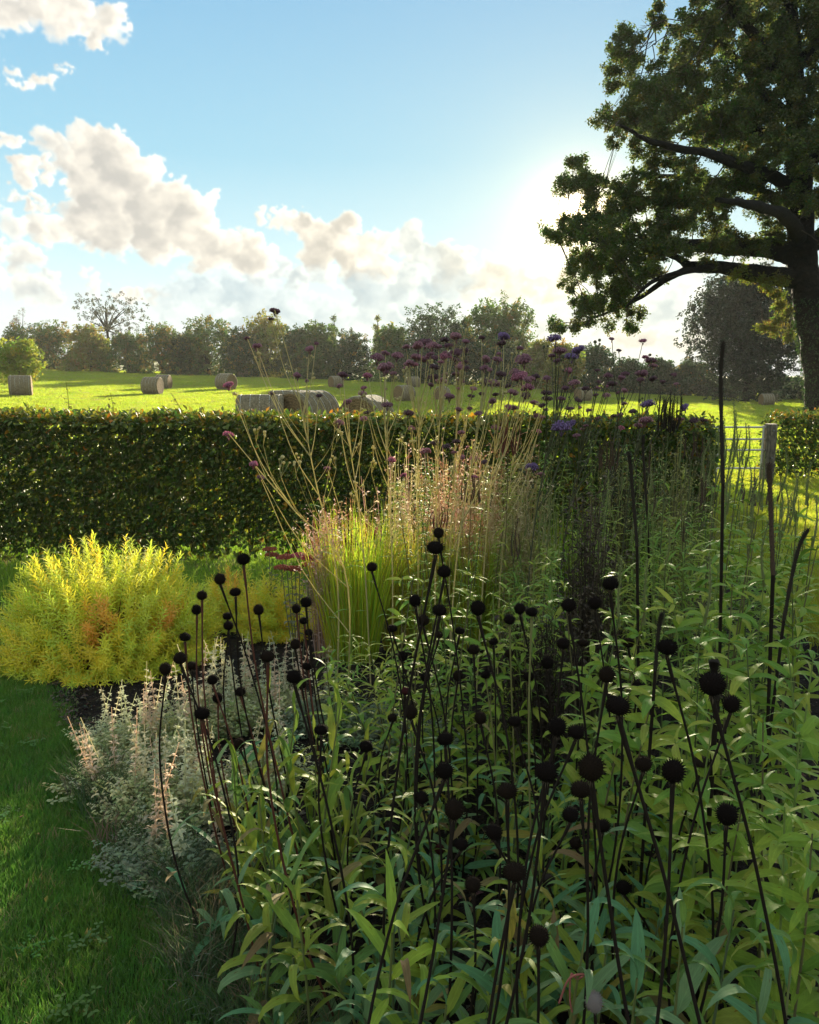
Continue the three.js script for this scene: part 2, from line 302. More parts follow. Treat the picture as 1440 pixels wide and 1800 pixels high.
grassPatch('side_grass', 'sunlit rough grass beside the bed near the field gate', tuftGeo(18, 0.1, 0.09, 0.003, 14, 0.8), 16000, () => {
  const d = 4 + Math.pow(rnd(), 0.8) * 14, x = lerp(bedRight(d), 0.56 * d + 1, rnd()); if (x < bedRight(Math.min(d, BED_FAR)) - 0.1) return null; const p = V(x, groundY(x, -d) + 0.012, -d); p.s = 0.8 + 1.1 * Math.max(0, fbm(x * 1.3, d * 1.3, 2)) + 0.4 * rnd(); return p;
}, [0.38, 0.42, 0.035], 0.15, mat.meadow);
grassPatch('meadow_grass', 'sunlit mown meadow grass of the hay field', tuftGeo(26, 0.34, 0.13, 0.012, 5, 0.8), 90000, () => {
  const d = 13 + Math.pow(rnd(), 1.35) * 125, x = (rnd() * 2 - 1) * d * 0.56; const p = V(x, groundY(x, -d), -d);
  p.s = (0.62 + d * 0.006 + 0.22 * rnd()) * (1 + 0.16 * Math.sin((x * 0.9 + d * 0.35) * 0.9)); p.tone = 0.5 * fbm(x * 0.09, d * 0.16, 3) + 0.2 * fbm(x * 0.6, d * 0.6, 2); return p;
}, [0.36, 0.45, 0.035], 0.13, mat.meadow);

// ---------------------------------------------------------------- clipped hedges
function hedgeLeafGeo() { return leafGeo(0.085, 0.028, { prof: ovate, seg: 3, curl: 0.25, fold: 0.2 }); }
function hedge(name, label, x0, x1, dFront, depth, top, thin, density, leafScale = 1) {
  const root = thing(name, label, 'hedge', V((x0 + x1) / 2, groundY((x0 + x1) / 2, -dFront), -dFront - depth / 2));
  const o = root.position, ms = [], cs = [], geo = hedgeLeafGeo();
  const put = (x, y, d, nyaw, tilt, tone) => {
    const p = V(x - o.x, y - o.y, -d - o.z); ms.push(mtx(p, nyaw + rr(-1.3, 1.3), tilt + rr(-0.9, 0.9), rr(-0.9, 0.9) + (tone ? 0 : 1.2), leafScale * rr(0.75, 1.25)));
    const c = rnd(); cs.push(c < (tone ? 0.42 : 0.07) ? tinted(c < (tone ? 0.09 : 0.012) ? [0.5, 0.25, 0.03] : [0.34, 0.33, 0.035], 0.25) : tinted(c > 0.96 ? [0.22, 0.2, 0.03] : c > 0.6 ? [0.13, 0.18, 0.035] : [0.085, 0.125, 0.03], 0.3));  // top leaves yellower: partly autumn leaves, partly low sun painted into the colour
  };
  const n = (x1 - x0) * density;
  for (let k = 0; k < n; k++) {
    const x = rr(x0, x1), gy = groundY(x, -dFront), topY = top(x) + 0.09 * fbm(x * 1.1, 2, 3) + 0.025 * gauss(), f = rnd();
    const y = lerp(gy + 0.05, topY, Math.pow(f, 0.9)), bulge = 0.10 * fbm(x * 0.8, y * 1.2, 3) + 0.03 * gauss();
    if (rnd() < thin(x, y - gy)) continue;
    const side = rnd();
    if (side < 0.58) put(x, y, dFront + bulge + Math.abs(gauss()) * 0.06, -Math.PI / 2, -0.3, 0);
    else if (side < 0.75) put(x, y, dFront + depth - bulge, Math.PI / 2, -0.3, 0);
    else if (side < 0.82) put(x, lerp(gy + 0.2, topY, rnd()), dFront + depth * rnd(), rr(0, 6.28), 0, 0);
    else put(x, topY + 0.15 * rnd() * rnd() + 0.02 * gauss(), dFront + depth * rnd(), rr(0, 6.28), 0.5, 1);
  }
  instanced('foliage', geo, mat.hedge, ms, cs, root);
  const st = new Geo();                             // the stems inside
  for (let x = x0 + 0.1; x < x1; x += rr(0.18, 0.4)) {
    const gy = groundY(x, -dFront), t = top(x);
    for (let b = 0; b < 3; b++) st.tube([V(x, gy, -dFront - depth / 2), V(x + 0.12 * gauss(), lerp(gy, t, 0.4), -dFront - depth / 2 + 0.15 * gauss()), V(x + 0.25 * gauss(), t - 0.08, -dFront - depth / 2 + 0.25 * gauss())].map((p) => p.sub(o)), b ? 0.012 : 0.03, 0.004, 4, 6);
  }
  part('woody_stems', st.build(), mat.twig, root).userData.kind = 'stuff';
  return { root, geo, o };
}
srand(21);
const HD = 10.2;
const main = hedge('beech_hedge', 'long clipped beech hedge with yellowing top and tinted-in sunlight, between garden and hay field', -6.2, 3.82, HD, 0.85, (x) => at(720, 751 + x * 1.2, HD).y,
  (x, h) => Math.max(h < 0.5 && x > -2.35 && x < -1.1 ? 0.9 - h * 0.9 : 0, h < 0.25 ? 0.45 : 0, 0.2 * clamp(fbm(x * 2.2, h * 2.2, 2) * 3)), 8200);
for (let k = 0; k < 300; k++) {                     // the leaves that stand out one by one on the near face and top edge
  const x = rr(-5.6, 1), gy = groundY(x, -HD), tY = at(720, 751 + x * 1.2, HD).y, y = rnd() < 0.4 ? tY + rr(-0.02, 0.06) : lerp(gy + 0.3, tY, rnd());
  const m = part('leaf', main.geo, [leafM(0.075, 0.12, 0.025, 0.45), leafM(0.09, 0.13, 0.03, 0.45), leafM(0.15, 0.19, 0.035, 0.5)][y > tY - 0.03 ? 2 : k % 2], main.root);  // lighter leaf material along the top edge imitates the sun catching it
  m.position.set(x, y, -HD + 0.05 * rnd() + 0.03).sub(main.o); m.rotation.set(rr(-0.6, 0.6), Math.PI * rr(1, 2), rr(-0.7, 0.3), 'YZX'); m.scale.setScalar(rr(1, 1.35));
}
const shoots = new Geo();                           // long shoots sticking out of the top
for (const [x, y, yt, l] of [[120, 735, 670, -4], [200, 735, 690, -6], [330, 735, 690, -30], [235, 735, 715, 4], [275, 738, 715, -8], [60, 745, 720, 6], [190, 738, 715, 8], [345, 740, 715, 6], [30, 745, 728, -4]]) {
  const a = at(x, y + 12, HD + 0.3).sub(main.o), b = at(x + l, yt, HD + 0.3).sub(main.o), mid = a.clone().lerp(b, 0.5); mid.x += 0.02; shoots.tube([a, mid, b], 0.006, 0.003, 4, 6);
  for (let k = 2; k < 10; k++) shoots.leaf(mtx(a.clone().lerp(b, k / 10), rr(0, 6.28), rr(0, 0.7), 0, 1), rr(0.06, 0.1), 0.026, { prof: ovate, seg: 3 });
}
part('top_shoot', shoots.build(), leafM(0.2, 0.2, 0.04, 0.45), main.root).userData.kind = 'stuff';
srand(22);
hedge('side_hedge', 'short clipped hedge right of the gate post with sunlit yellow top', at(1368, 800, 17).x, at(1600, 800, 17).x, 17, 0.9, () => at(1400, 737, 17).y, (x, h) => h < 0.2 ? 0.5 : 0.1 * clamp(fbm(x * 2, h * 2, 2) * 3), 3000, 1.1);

// ---------------------------------------------------------------- gate and post
{
  const gd = 16.5, pb = at(1352, 800, gd); pb.y = groundY(pb.x, pb.z);
  const post = thing('gate_post', 'weathered grey wooden gate post at the end of the hedge', 'post', pb), top = at(1352, 745, gd).y - pb.y;
  const shape = new THREE.Shape(); const w = 0.085; shape.moveTo(-w, -w + 0.02); shape.lineTo(-w + 0.02, -w); shape.lineTo(w - 0.02, -w); shape.lineTo(w, -w + 0.02); shape.lineTo(w, w - 0.02); shape.lineTo(w - 0.02, w); shape.lineTo(-w + 0.02, w); shape.lineTo(-w, w - 0.02);
  const eg = new THREE.ExtrudeGeometry(shape, { depth: top - 0.03, bevelEnabled: true, bevelSize: 0.015, bevelThickness: 0.03, bevelSegments: 2 }); eg.rotateX(-Math.PI / 2);
  const woodTex = dataTex(128, 256, (u, v) => { const b = 0.6 + 0.5 * tile(u, v * 0.15, 5, 4, 1) + 0.15 * tile(u, v, 2, 3); return [b, b * 0.97, b * 0.92]; });
  part('timber', eg, M(0.32, 0.30, 0.27, 0.85, { map: woodTex, bumpMap: barkBump, bumpScale: 0.01 }), post);
  const bolt = new THREE.CylinderGeometry(0.018, 0.018, 0.06, 10); bolt.rotateX(Math.PI / 2);
  for (const f of [0.9, 0.45]) part('bolt', bolt, M(0.2, 0.2, 0.2, 0.5, { metalness: 0.8 }), post).position.set(0, top * f, 0.12);
  const steel = M(0.42, 0.42, 0.4, 0.45, { metalness: 0.6 });
  const a = at(1343, 800, gd), b = at(1190, 800, gd + 0.2), gp = V((a.x + b.x) / 2, groundY(a.x, a.z), a.z);
  const gate = thing('field_gate', 'galvanised tubular field gate between hedge end and grey post', 'gate', gp);
  const L = a.x - b.x, bar = (len) => { const g = new THREE.CylinderGeometry(0.02, 0.02, len, 10); g.rotateZ(Math.PI / 2); return g; };
  for (const y of [751, 772, 791, 823, 848]) part('rail', bar(L), steel, gate).position.set(0, at(1300, y, gd).y - gp.y, 0);
  for (const x of [-L / 2, -0.1, L / 2 - 0.05]) { const y0 = at(1300, 852, gd).y - gp.y, y1 = at(1300, 748, gd).y - gp.y; const g = new THREE.CylinderGeometry(0.022, 0.022, y1 - y0, 10); part('upright', g, steel, gate).position.set(x, (y0 + y1) / 2, 0.012); }
}

// ---------------------------------------------------------------- hay bales
const baleSide = M(0.36, 0.31, 0.21, 0.9, { map: strawTex, bumpMap: strawTex, bumpScale: 0.02 });
const spiralTex = dataTex(256, 256, (u, v) => { const x = u - 0.5, y = v - 0.5, r = Math.hypot(x, y), a = Math.atan2(y, x); const b = 0.66 + 0.06 * Math.sin(r * 110 + a) + 0.5 * tile(u, v, 8, 3, 3); return [b, b * 0.94, b * 0.82]; });
const baleEnd = M(0.42, 0.33, 0.21, 0.95, { map: spiralTex, bumpMap: spiralTex, bumpScale: 0.03 });
const wrap = M(0.5, 0.52, 0.5, 0.6);
function bale(px, baseY, wPx, hPx, turn, label, d0) {
  let p = d0 ? at(px, 700, d0) : onGround(px, baseY); if (d0) p.y = groundY(p.x, p.z);
  const d = -p.z, r = clamp(hPx * d / F / 2, 0.52, 0.78), len = clamp(1.2 * r / 0.62, 1.05, 1.5);
  const root = thing('hay_bale', label, 'hay bale', p, 'round bales lying on the hay field', turn);
  const g = new Geo(), seg = 36, bev = 0.07; let prev = null; const prof = [[-len / 2, r - bev], [-len / 2 + bev * 0.5, r - bev * 0.25], [-len / 2 + bev, r], [-len / 6, r * 1.01], [len / 6, r * 1.01], [len / 2 - bev, r], [len / 2 - bev * 0.5, r - bev * 0.25], [len / 2, r - bev]];
  let vv = 0;
  for (const [x, q] of prof) { const row = []; for (let k = 0; k <= seg; k++) { const a = k / seg * Math.PI * 2, n = 1 + 0.012 * noise3.noise(x * 3, Math.cos(a) * 3 + px, Math.sin(a) * 3); const yy = Math.sin(a) * q * n; row.push(g.v(x, Math.max(yy + r * 0.97, 0.0), Math.cos(a) * q * n, k / seg * 4, x)); } if (prev) for (let k = 0; k < seg; k++) g.quad(prev[k], prev[k + 1], row[k + 1], row[k]); prev = row; }
  part('straw_side', g.build(), baleSide, root);
  for (const s of [-1, 1]) { const e = new Geo(), c = e.v(s * (len / 2 - 0.02), r * 0.97, 0, 0.5, 0.5), rows = []; for (let k = 0; k <= seg; k++) { const a = k / seg * Math.PI * 2; rows.push(e.v(s * len / 2, Math.max(Math.sin(a) * (r - bev) + r * 0.97, 0), Math.cos(a) * (r - bev), 0.5 + Math.cos(a) * 0.48, 0.5 + Math.sin(a) * 0.48)); } for (let k = 0; k < seg; k++) e.tri(c, rows[k], rows[k + 1]); part('spiral_end', e.build(), baleEnd, root); }
  for (let k = 0; k < 5; k++) { const t = new THREE.TorusGeometry(r * 1.004, 0.005, 5, 40); t.rotateY(Math.PI / 2); part('twine', t, wrap, root).position.set(lerp(-len * 0.4, len * 0.4, k / 4), r * 0.975, 0); }
}
for (const b of [[38, 697, 48, 37, 0.35, 'round hay bale under the small bright tree, its pinkish end turned right'], [269, 694, 42, 31, -0.15, 'grey round bale in front of another bale on the sunlit field'], [288, 684, 34, 25, -0.1, 'round bale half hidden behind the grey pair-mate on the sunlit field'],
  [398, 686, 34, 29, -0.5, 'hay bale behind the single pink verbena head over the hedge'], [428, 664, 22, 17, 0.2, 'tiny pale bale lying in shade against the far trees'], [591, 683, 28, 22, 0.6, 'small bale in the shaded strip, alone between the twin bales and treeline'],
  [458, 0, 100, 84, 0.12, 'pale low bale rising behind hedge top, left of the near cluster', 25], [512, 0, 60, 80, 0.25, 'darker bale tucked behind the near cluster with its end showing', 27], [540, 0, 86, 92, 0.95, 'bale with straw end facing, right end of the touching near cluster', 25.5],
  [644, 0, 80, 80, 1.2, 'large single bale just behind the hedge, beside the cluster', 25.5], [711, 707, 40, 30, 0.7, 'bale seen through the verbena stems, lower of two'], [727, 682, 26, 20, 0.4, 'bale behind verbena, further one near the dark trees'], [777, 704, 24, 25, 1.2, 'narrow bale seen end-on among the crowded verbena stems'],
  [1025, 706, 32, 25, 0.4, 'round bale in the shade below the oak branch tip'], [1347, 714, 36, 22, 0.05, 'squat pale bale in deep shade left of the oak trunk']]) bale(...b);

// ---------------------------------------------------------------- far trees and bushes
function sprayGeo(n, R, L, W, s) { srand(s); const g = new Geo(); for (let k = 0; k < n; k++) { const p = V(gauss(), gauss(), gauss()).multiplyScalar(R * 0.5); g.flat(mtx(p, rr(0, 6.28), rr(-0.9, 0.9), rr(-1, 1), rr(0.7, 1.3)), L, W); } return g.build(); }
const farSpray = [sprayGeo(14, 0.55, 0.34, 0.11, 51), sprayGeo(14, 0.55, 0.30, 0.10, 52)], fineSpray = sprayGeo(16, 0.5, 0.2, 0.05, 53);
function farTree(name, label, cat, px, topY, wPx, d, o = {}) {
  const { color = [0.05, 0.075, 0.025], low = 0.05, n = 420, airy = 0, shape = 'round', gold = 0, fine = false } = o;
  const base = at(px, 640, d); base.y = groundY(base.x, base.z);
  const H = at(px, topY, d).y - base.y, Wd = wPx * d / F, root = thing(name, label, cat, base, o.group);
  srand(px * 13 + 7);
  const tr = new Geo(), tops = [], lobes = [];
  const nl = o.lobes ?? 9;
  for (let k = 0; k < nl; k++) {
    const f = (k + 0.5) / nl, y = lerp(low, 1, Math.pow(f, 0.8));
    const half = shape === 'cone' ? (1.02 - y) * 0.9 + 0.08 : shape === 'bush' ? Math.sqrt(Math.max(0.05, 1 - Math.pow(y, 3))) * 0.85 : Math.sqrt(Math.max(0.02, 1 - Math.pow((y - (low + 0.55 * (1 - low))) / (0.62 * (1 - low)), 2)));
    const a = k * 2.4, q = rr(0.3, 0.75) * half * Wd / 2, r = rr(0.26, 0.4) * (shape === 'cone' ? half * 0.8 + 0.04 : 1) * Math.min(Wd, H * 1.2) * 0.62;
    lobes.push([V(Math.cos(a) * q, clamp(y * H - r * 0.35, r * 0.3, H - r * 0.75), Math.sin(a) * q * 0.8), r]);
  }
  const th = Math.max(0.12, H * 0.03);
  tr.tube([V(0, -0.2, 0), V(0.1, H * 0.3, 0), V(0, H * 0.75, 0.1)], th, th * 0.35, 7, 8);
  for (const [c, r] of lobes) tr.tube([V(0, H * Math.min(0.5, low + 0.12), 0), V(c.x * 0.5, lerp(H * low, c.y, 0.6), c.z * 0.5), c], th * 0.4, 0.03, 4, 5);
  part('trunk', tr.build(), mat.bark, root);
  const ms = [], cs = [];
  for (let k = 0; k < n; k++) {
    const [c, r] = lobes[k % nl], u = V(gauss(), gauss(), gauss()).normalize().multiplyScalar(r * Math.pow(rnd(), airy ? 0.5 : 0.33) * (1 + 0.25 * gauss()));
    const p = c.clone().add(u); p.y = Math.max(0.15, p.y); if (airy && fbm(p.x * 0.9, p.y * 0.9, 2, p.z * 0.5) < airy - 0.35) continue;
    ms.push(mtx(p, rr(0, 6.28), rr(-1, 1), rr(-1, 1), rr(0.6, 1.25) * (o.leaf ?? 1)));
    cs.push(tinted(rnd() < gold ? [0.3, 0.22, 0.04] : color, 0.25));
  }
  instanced('crown', fine ? fineSpray : farSpray[px & 1], mat.inst, ms, cs, root);
}
const dk = [0.05, 0.09, 0.028], mid = [0.10, 0.16, 0.035], yl = [0.22, 0.23, 0.04];
const G1 = 'hedgerow bushes along the far edge of the field';
for (const [px, top, w, d, s, c, gold, label, extra] of [
  [-45, 590, 110, 128, 'bush', dk, 0.05, 'hedgerow bush behind the small bright tree'], [35, 572, 90, 128, 'bush', mid, 0.1, 'hedgerow bush below the twiggy bare top'], [95, 572, 90, 127, 'bush', mid, 0.3, 'hedgerow bush with orange autumn tinge left of the airy tree'],
  [160, 572, 90, 126, 'bush', yl, 0.2, 'yellow-green hedgerow bush under the airy tree'], [225, 578, 90, 126, 'bush', mid, 0.15, 'dull green bush right below the airy crown'], [285, 580, 84, 125, 'bush', mid, 0.3, 'hedgerow bush with orange patch beside the airy tree'],
  [365, 560, 96, 124, 'bush', mid, 0.1, 'round-topped bush standing above the hedgerow over the grey bales'], [330, 585, 70, 125, 'bush', dk, 0.1, 'low dark bush left of the round-topped bush'], [425, 578, 80, 122, 'bush', dk, 0.1, 'dark bush behind the tall verbena stalk'], [470, 562, 84, 124, 'bush', yl, 0.05, 'thin yellow-green bush behind the tallest verbena head'],
  [525, 580, 80, 121, 'bush', dk, 0.05, 'dark bush right of the tallest verbena head'], [560, 575, 70, 120, 'bush', mid, 0.05, 'bush at the foot of the two pointed trees'], [615, 578, 80, 119, 'bush', dk, 0.05, 'dark hedgerow bush right of the two pointed trees'], [690, 582, 80, 117, 'bush', mid, 0.05, 'bush beside the single pointed tree'],
  [745, 596, 110, 115, 'bush', dk, 0.05, 'dark bush under the big round crown'], [815, 585, 90, 113, 'bush', dk, 0.15, 'bush between the round crown and the broad cone'], [885, 605, 100, 111, 'bush', dk, 0.1, 'bush under the broad cone-shaped tree'], [950, 606, 70, 108, 'bush', yl, 0.1, 'yellowish bush below the glowing cloud'], [990, 598, 56, 96, 'bush', yl, 0.2, 'bright yellow-green bush under the oak branch tip'],
  [1045, 612, 96, 105, 'bush', dk, 0.05, 'hazy bush under the oak between hanging sprays'], [1105, 632, 80, 103, 'bush', dk, 0.05, 'low hazy bush under the bright gap'], [1160, 628, 80, 101, 'bush', dk, 0.05, 'low bush left of the big dark tree'], [1215, 640, 80, 99, 'bush', dk, 0.05, 'bush touching the big dark tree'],
  [1290, 672, 110, 97, 'bush', dk, 0, 'low dark bush under the big dark tree'], [1385, 668, 110, 96, 'bush', dk, 0, 'low dark bush behind the squat bale'], [1470, 665, 110, 95, 'bush', dk, 0, 'low dark bush behind the oak trunk']])
  farTree('hedgerow_bush', label, 'bush', px, top + 8 * Math.sin(px * 0.37), w * 1.45, d, { shape: s, color: c, gold, group: G1, n: 950, lobes: 16, low: 0.02 });
farTree('airy_tree', 'airy spreading tree with twiggy see-through crown above the hedgerow', 'tree', 192, 512, 140, 150, { color: [0.06, 0.07, 0.04], low: 0.5, airy: 0.3, n: 520, lobes: 14, leaf: 0.8 });
farTree('bare_tree', 'thin twiggy tree top at the end of the hedgerow', 'tree', 40, 543, 50, 140, { color: [0.1, 0.09, 0.06], airy: 0.35, n: 220, fine: true });
farTree('pointed_tree', 'pointed young tree, first of the two slim ones', 'tree', 556, 557, 44, 126, { shape: 'cone', color: mid, n: 200, fine: true, leaf: 1.3, airy: 0.25, lobes: 12 });
farTree('pointed_tree', 'pointed young tree, second of the two slim ones', 'tree', 588, 556, 46, 126, { shape: 'cone', color: mid, n: 200, fine: true, leaf: 1.3, airy: 0.25, lobes: 12 });
farTree('pointed_tree', 'slim pointed tree alone, near the big round crown', 'tree', 664, 556, 48, 124, { shape: 'cone', color: yl, n: 180, fine: true, leaf: 1.2, airy: 0.25, lobes: 12 });
farTree('round_tree', 'big round-crowned tree rising above the hedgerow', 'tree', 757, 538, 128, 120, { color: dk, low: 0.3, n: 900, lobes: 16, airy: 0.12 });
farTree('round_tree', 'small round tree leaning on the big round crown', 'tree', 808, 560, 50, 119, { color: dk, low: 0.3, n: 300 });
farTree('broad_tree', 'broad cone-shaped green tree below the bright cloud', 'tree', 878, 532, 132, 115, { color: mid, low: 0.15, n: 1300, lobes: 22, gold: 0.1 });
farTree('dark_tree', 'large dark rounded tree left of the oak trunk', 'tree', 1315, 470, 240, 86, { color: [0.035, 0.05, 0.028], low: 0.2, n: 4600, lobes: 34, leaf: 0.9 });
farTree('dark_tree', 'dark tree showing behind the oak trunk', 'tree', 1480, 480, 170, 88, { color: [0.035, 0.05, 0.028], low: 0.2, n: 1200, lobes: 16 });
farTree('small_tree', 'small bright yellow-green tree standing alone in the field', 'tree', 30, 598, 106, 63, { color: [0.26, 0.32, 0.035], low: 0.36, n: 420, lobes: 12, leaf: 0.7 });

// ---------------------------------------------------------------- the oak
{
  const OD = 40, base = at(1450, 700, OD); base.y = groundY(base.x, base.z);
  const oak = thing('oak_tree', 'large oak leaning over the field with ivy on its trunk', 'tree', base);
  const P = (px, py, dz = 0) => at(px, py, OD + dz).sub(base), k = OD / F / 2;
  const line = (pts, w) => { const rows = pts.map((q) => P(...q)); const g = new Geo(); g.tube(rows, (t) => { const f = t * (w.length - 1), i = Math.min(w.length - 2, Math.floor(f)); return lerp(w[i], w[i + 1], f - i) * k * (1 + 0.12 * noise3.noise(t * 23, w[0], 1.5)); }, 0, 14, pts.length * 7); const q = V(0, 0, 0); for (let j = 0; j < g.n; j++) { q.set(g.p[j * 3], g.p[j * 3 + 1], g.p[j * 3 + 2]); const a = 0.035 * noise3.noise(q.x * 5, q.y * 2.2, q.z * 5) + 0.09 * noise3.noise(q.x * 0.9, q.y * 0.9, q.z * 0.9); g.p[j * 3] += a; g.p[j * 3 + 1] += 0.7 * a; g.p[j * 3 + 2] += 0.06 * noise3.noise(q.x * 4, q.y * 3, 7); } return g.build(); };
  const trunkPts = [[1474, 800], [1462, 720], [1446, 640], [1426, 555], [1414, 480], [1408, 400], [1404, 310], [1400, 210], [1398, 120], [1390, 20], [1385, -90]];
  part('trunk', line(trunkPts, [112, 80, 62, 54, 48, 42, 38, 32, 26, 20, 10]), mat.bark, oak);
  const limbs = [
    [[[1402, 492], [1365, 484], [1320, 480], [1270, 470], [1215, 468], [1190, 452], [1140, 440]], [34, 30, 26, 22, 16, 10, 5]],
    [[[1215, 470], [1170, 492], [1130, 520], [1080, 545], [1040, 560]], [14, 10, 8, 5, 3]], [[[1250, 470, -1], [1190, 480, -2], [1140, 500, -3], [1100, 540, -3]], [12, 8, 6, 3]],
    [[[1405, 448, 0], [1350, 436, 1], [1280, 434, 2], [1200, 430, 3], [1100, 425, 4], [1010, 420, 4]], [40, 34, 28, 20, 12, 5]],
    [[[1406, 370, 0], [1340, 340, 2], [1260, 320, 4], [1160, 310, 6], [1060, 330, 7]], [22, 17, 12, 8, 4]],
    [[[1404, 330, 0], [1330, 300, -3], [1240, 270, -5], [1150, 250, -6], [1090, 220, -6]], [22, 17, 12, 8, 4]],
    [[[1400, 220, 0], [1340, 160, 1], [1290, 100, 2], [1230, 60, 2], [1150, 40, 2]], [20, 16, 12, 8, 4]],
    [[[1400, 180, 0], [1340, 80, -2], [1290, 20, -4], [1260, -60, -5]], [26, 18, 12, 5]], [[[1402, 260, 0], [1300, 220, 3], [1200, 180, 5], [1110, 150, 5]], [22, 16, 10, 4]],
    [[[1410, 440, 0], [1500, 380, 1], [1600, 330, 2], [1720, 310, 2]], [34, 26, 18, 8]], [[[1402, 300, 0], [1500, 220, -2], [1620, 160, -3]], [28, 20, 8]], [[[1398, 120, 0], [1480, 30, 1], [1570, -60, 2]], [24, 16, 6]],
    [[[1408, 420, 0], [1380, 380, -4], [1320, 360, -8], [1260, 350, -10]], [26, 20, 12, 5]], [[[1404, 330, 0], [1420, 260, 5], [1450, 180, 9]], [26, 18, 7]],
  ];
  for (const [pts, w] of limbs) part('limb', line(pts, w), mat.bark, oak);
  const curve0 = (v) => new THREE.CatmullRomCurve3(v).getPoints(v.length * 5);
  const C = [[985, 398, 26], [975, 405, 16], [962, 400, 8], [1008, 290, 22], [995, 320, 22], [1005, 345, 30], [1040, 330, 40], [1020, 400, 34], [1050, 410, 45], [1012, 468, 22], [1002, 505, 16], [1042, 460, 45], [1085, 465, 50], [1022, 530, 24], [1048, 552, 38], [1018, 575, 18], [972, 572, 16], [988, 580, 10], [1090, 515, 36], [1112, 560, 24], [1108, 580, 12], [1122, 475, 42], [1085, 355, 48], [1132, 335, 48], [1122, 400, 52], [1172, 395, 48], [1182, 345, 40], [1200, 430, 34], [1150, 440, 44], [1160, 480, 24],
    [1112, 58, 28], [1148, 38, 24], [1160, 25, 14], [1092, 118, 28], [1076, 205, 26], [1060, 215, 16], [1100, 98, 34], [1135, 150, 50], [1072, 160, 14], [1110, 210, 42], [1152, 225, 46], [1080, 255, 14], [1125, 262, 22], [1200, 140, 58], [1182, 205, 48], [1230, 80, 56], [1262, 180, 58], [1245, 28, 42], [1302, 30, 58], [1322, 112, 58], [1382, 40, 68], [1345, 190, 56], [1402, 140, 58], [1446, 200, 58], [1300, 245, 46], [1255, 245, 34], [1362, 262, 48], [1424, 280, 58], [1322, 315, 40], [1285, 335, 36], [1236, 318, 30], [1352, 352, 36], [1225, 368, 38], [1262, 405, 34], [1300, 425, 26], [1350, 415, 28], [1240, 440, 24], [1440, 350, 40],
    [1330, 300, 36], [1380, 330, 30], [1290, 292, 34], [1392, 245, 40], [1402, 380, 24], [1372, 402, 20], [1205, 305, 32], [1165, 288, 30], [1250, 348, 34], [1300, 200, 40], [1230, 230, 36], [1350, 90, 44], [1290, 430, 20], [1240, 455, 18], [1350, 440, 18],
    [1350, 506, 11], [1366, 518, 13], [1374, 534, 11], [1362, 545, 9], [1380, 556, 14], [1366, 566, 10], [1352, 578, 10], [1340, 574, 7], [1372, 586, 10], [1388, 594, 12], [1358, 590, 7], [1392, 574, 9], [1300, 482, 12], [1318, 490, 9], [1330, 478, 10], [1346, 492, 9], [1372, 496, 11], [1290, 492, 7],
    [1450, 60, 60], [1500, 130, 70], [1520, 230, 70], [1500, 320, 60], [1560, 60, 70], [1600, 180, 70], [1590, 290, 70], [1660, 240, 70], [1680, 330, 60], [1530, 400, 50], [1620, 380, 50], [1470, 420, 34],
    [1300, -50, 60], [1380, -60, 70], [1460, -40, 70], [1540, -40, 70], [1230, -20, 40], [1420, -120, 60], [1340, -120, 50], [1500, -110, 60]];
  const spr = [sprayGeo(13, 0.34, 0.14, 0.043, 61), sprayGeo(13, 0.34, 0.125, 0.04, 62), sprayGeo(11, 0.30, 0.14, 0.042, 63)];
  srand(64);
  const sets = [[[], []], [[], []], [[], []]], tw = new Geo();
  const all = limbs.flatMap(([pts]) => curve0(pts.map((q) => P(...q)))).concat(trunkPts.slice(4).map((q) => P(...q)));
  for (const [px, py, r] of C) {
    const low = py > 460, layers = r > 30 ? 2 : 1;
    for (let l = 0; l < layers; l++) {
      const dz = low ? rr(-2, 2) : (l - (layers - 1) / 2) * 5 + rr(-2, 2), f = (OD + dz) / OD, c = P(px + (l ? gauss() * r * 0.35 : 0), py + (l ? gauss() * r * 0.35 : 0), dz), R = r * OD / F * f * (l ? 0.8 : 1);
      let best = all[0]; for (const a of all) if (a.distanceToSquared(c) < best.distanceToSquared(c)) best = a;
      { const far = best.distanceTo(c), bend = [best]; for (let b = 1; b < 5; b++) bend.push(best.clone().lerp(c, b / 5).add(V(0.09 * far * gauss(), 0.09 * far * gauss() - 0.06 * far * Math.sin(b / 5 * 3.14), 0.09 * far * gauss()))); bend.push(c); tw.tube(bend, 0.035, 0.008, 4, 12); }
      for (let b = 0; b < 8; b++) { const e = c.clone().add(V(gauss(), gauss(), gauss()).multiplyScalar(R * 0.6)); tw.tube([best.clone().lerp(c, rr(0.6, 0.95)), e], 0.014, 0.005, 3); }
      // a clump of smaller tufts, so that its outline is ragged
      const nt = Math.max(3, Math.round(R * R * 16 + R * 4));
      for (let t = 0; t < nt; t++) {
        const tc = c.clone().add(V(gauss(), gauss() * 0.9, gauss()).normalize().multiplyScalar(R * Math.pow(rnd(), 0.45))), tr = rr(0.22, 0.42) * (r < 16 ? 0.75 : 1);
        if (fbm(tc.x * 0.8 + 3, tc.y * 0.8, 3, tc.z * 0.35) < -0.17) continue;
        const m = Math.round(rr(8, 14));
        for (let s = 0; s < m; s++) {
          const u = V(gauss(), gauss() * 0.8, gauss()).multiplyScalar(tr * 0.6), k2 = Math.floor(rnd() * 3);
          sets[k2][0].push(mtx(tc.clone().add(u), rr(0, 6.28), rr(-0.8, 0.8), rr(-0.8, 0.8), rr(0.7, 1.15)));
          sets[k2][1].push(tinted(low && px > 1290 && px < 1420 ? [0.19, 0.20, 0.035] : rnd() < 0.08 ? [0.2, 0.19, 0.03] : [0.105, 0.14, 0.034], 0.3));  // leaves beside the trunk coloured lighter and yellower to imitate sun on them
        }
      }
    }
  }
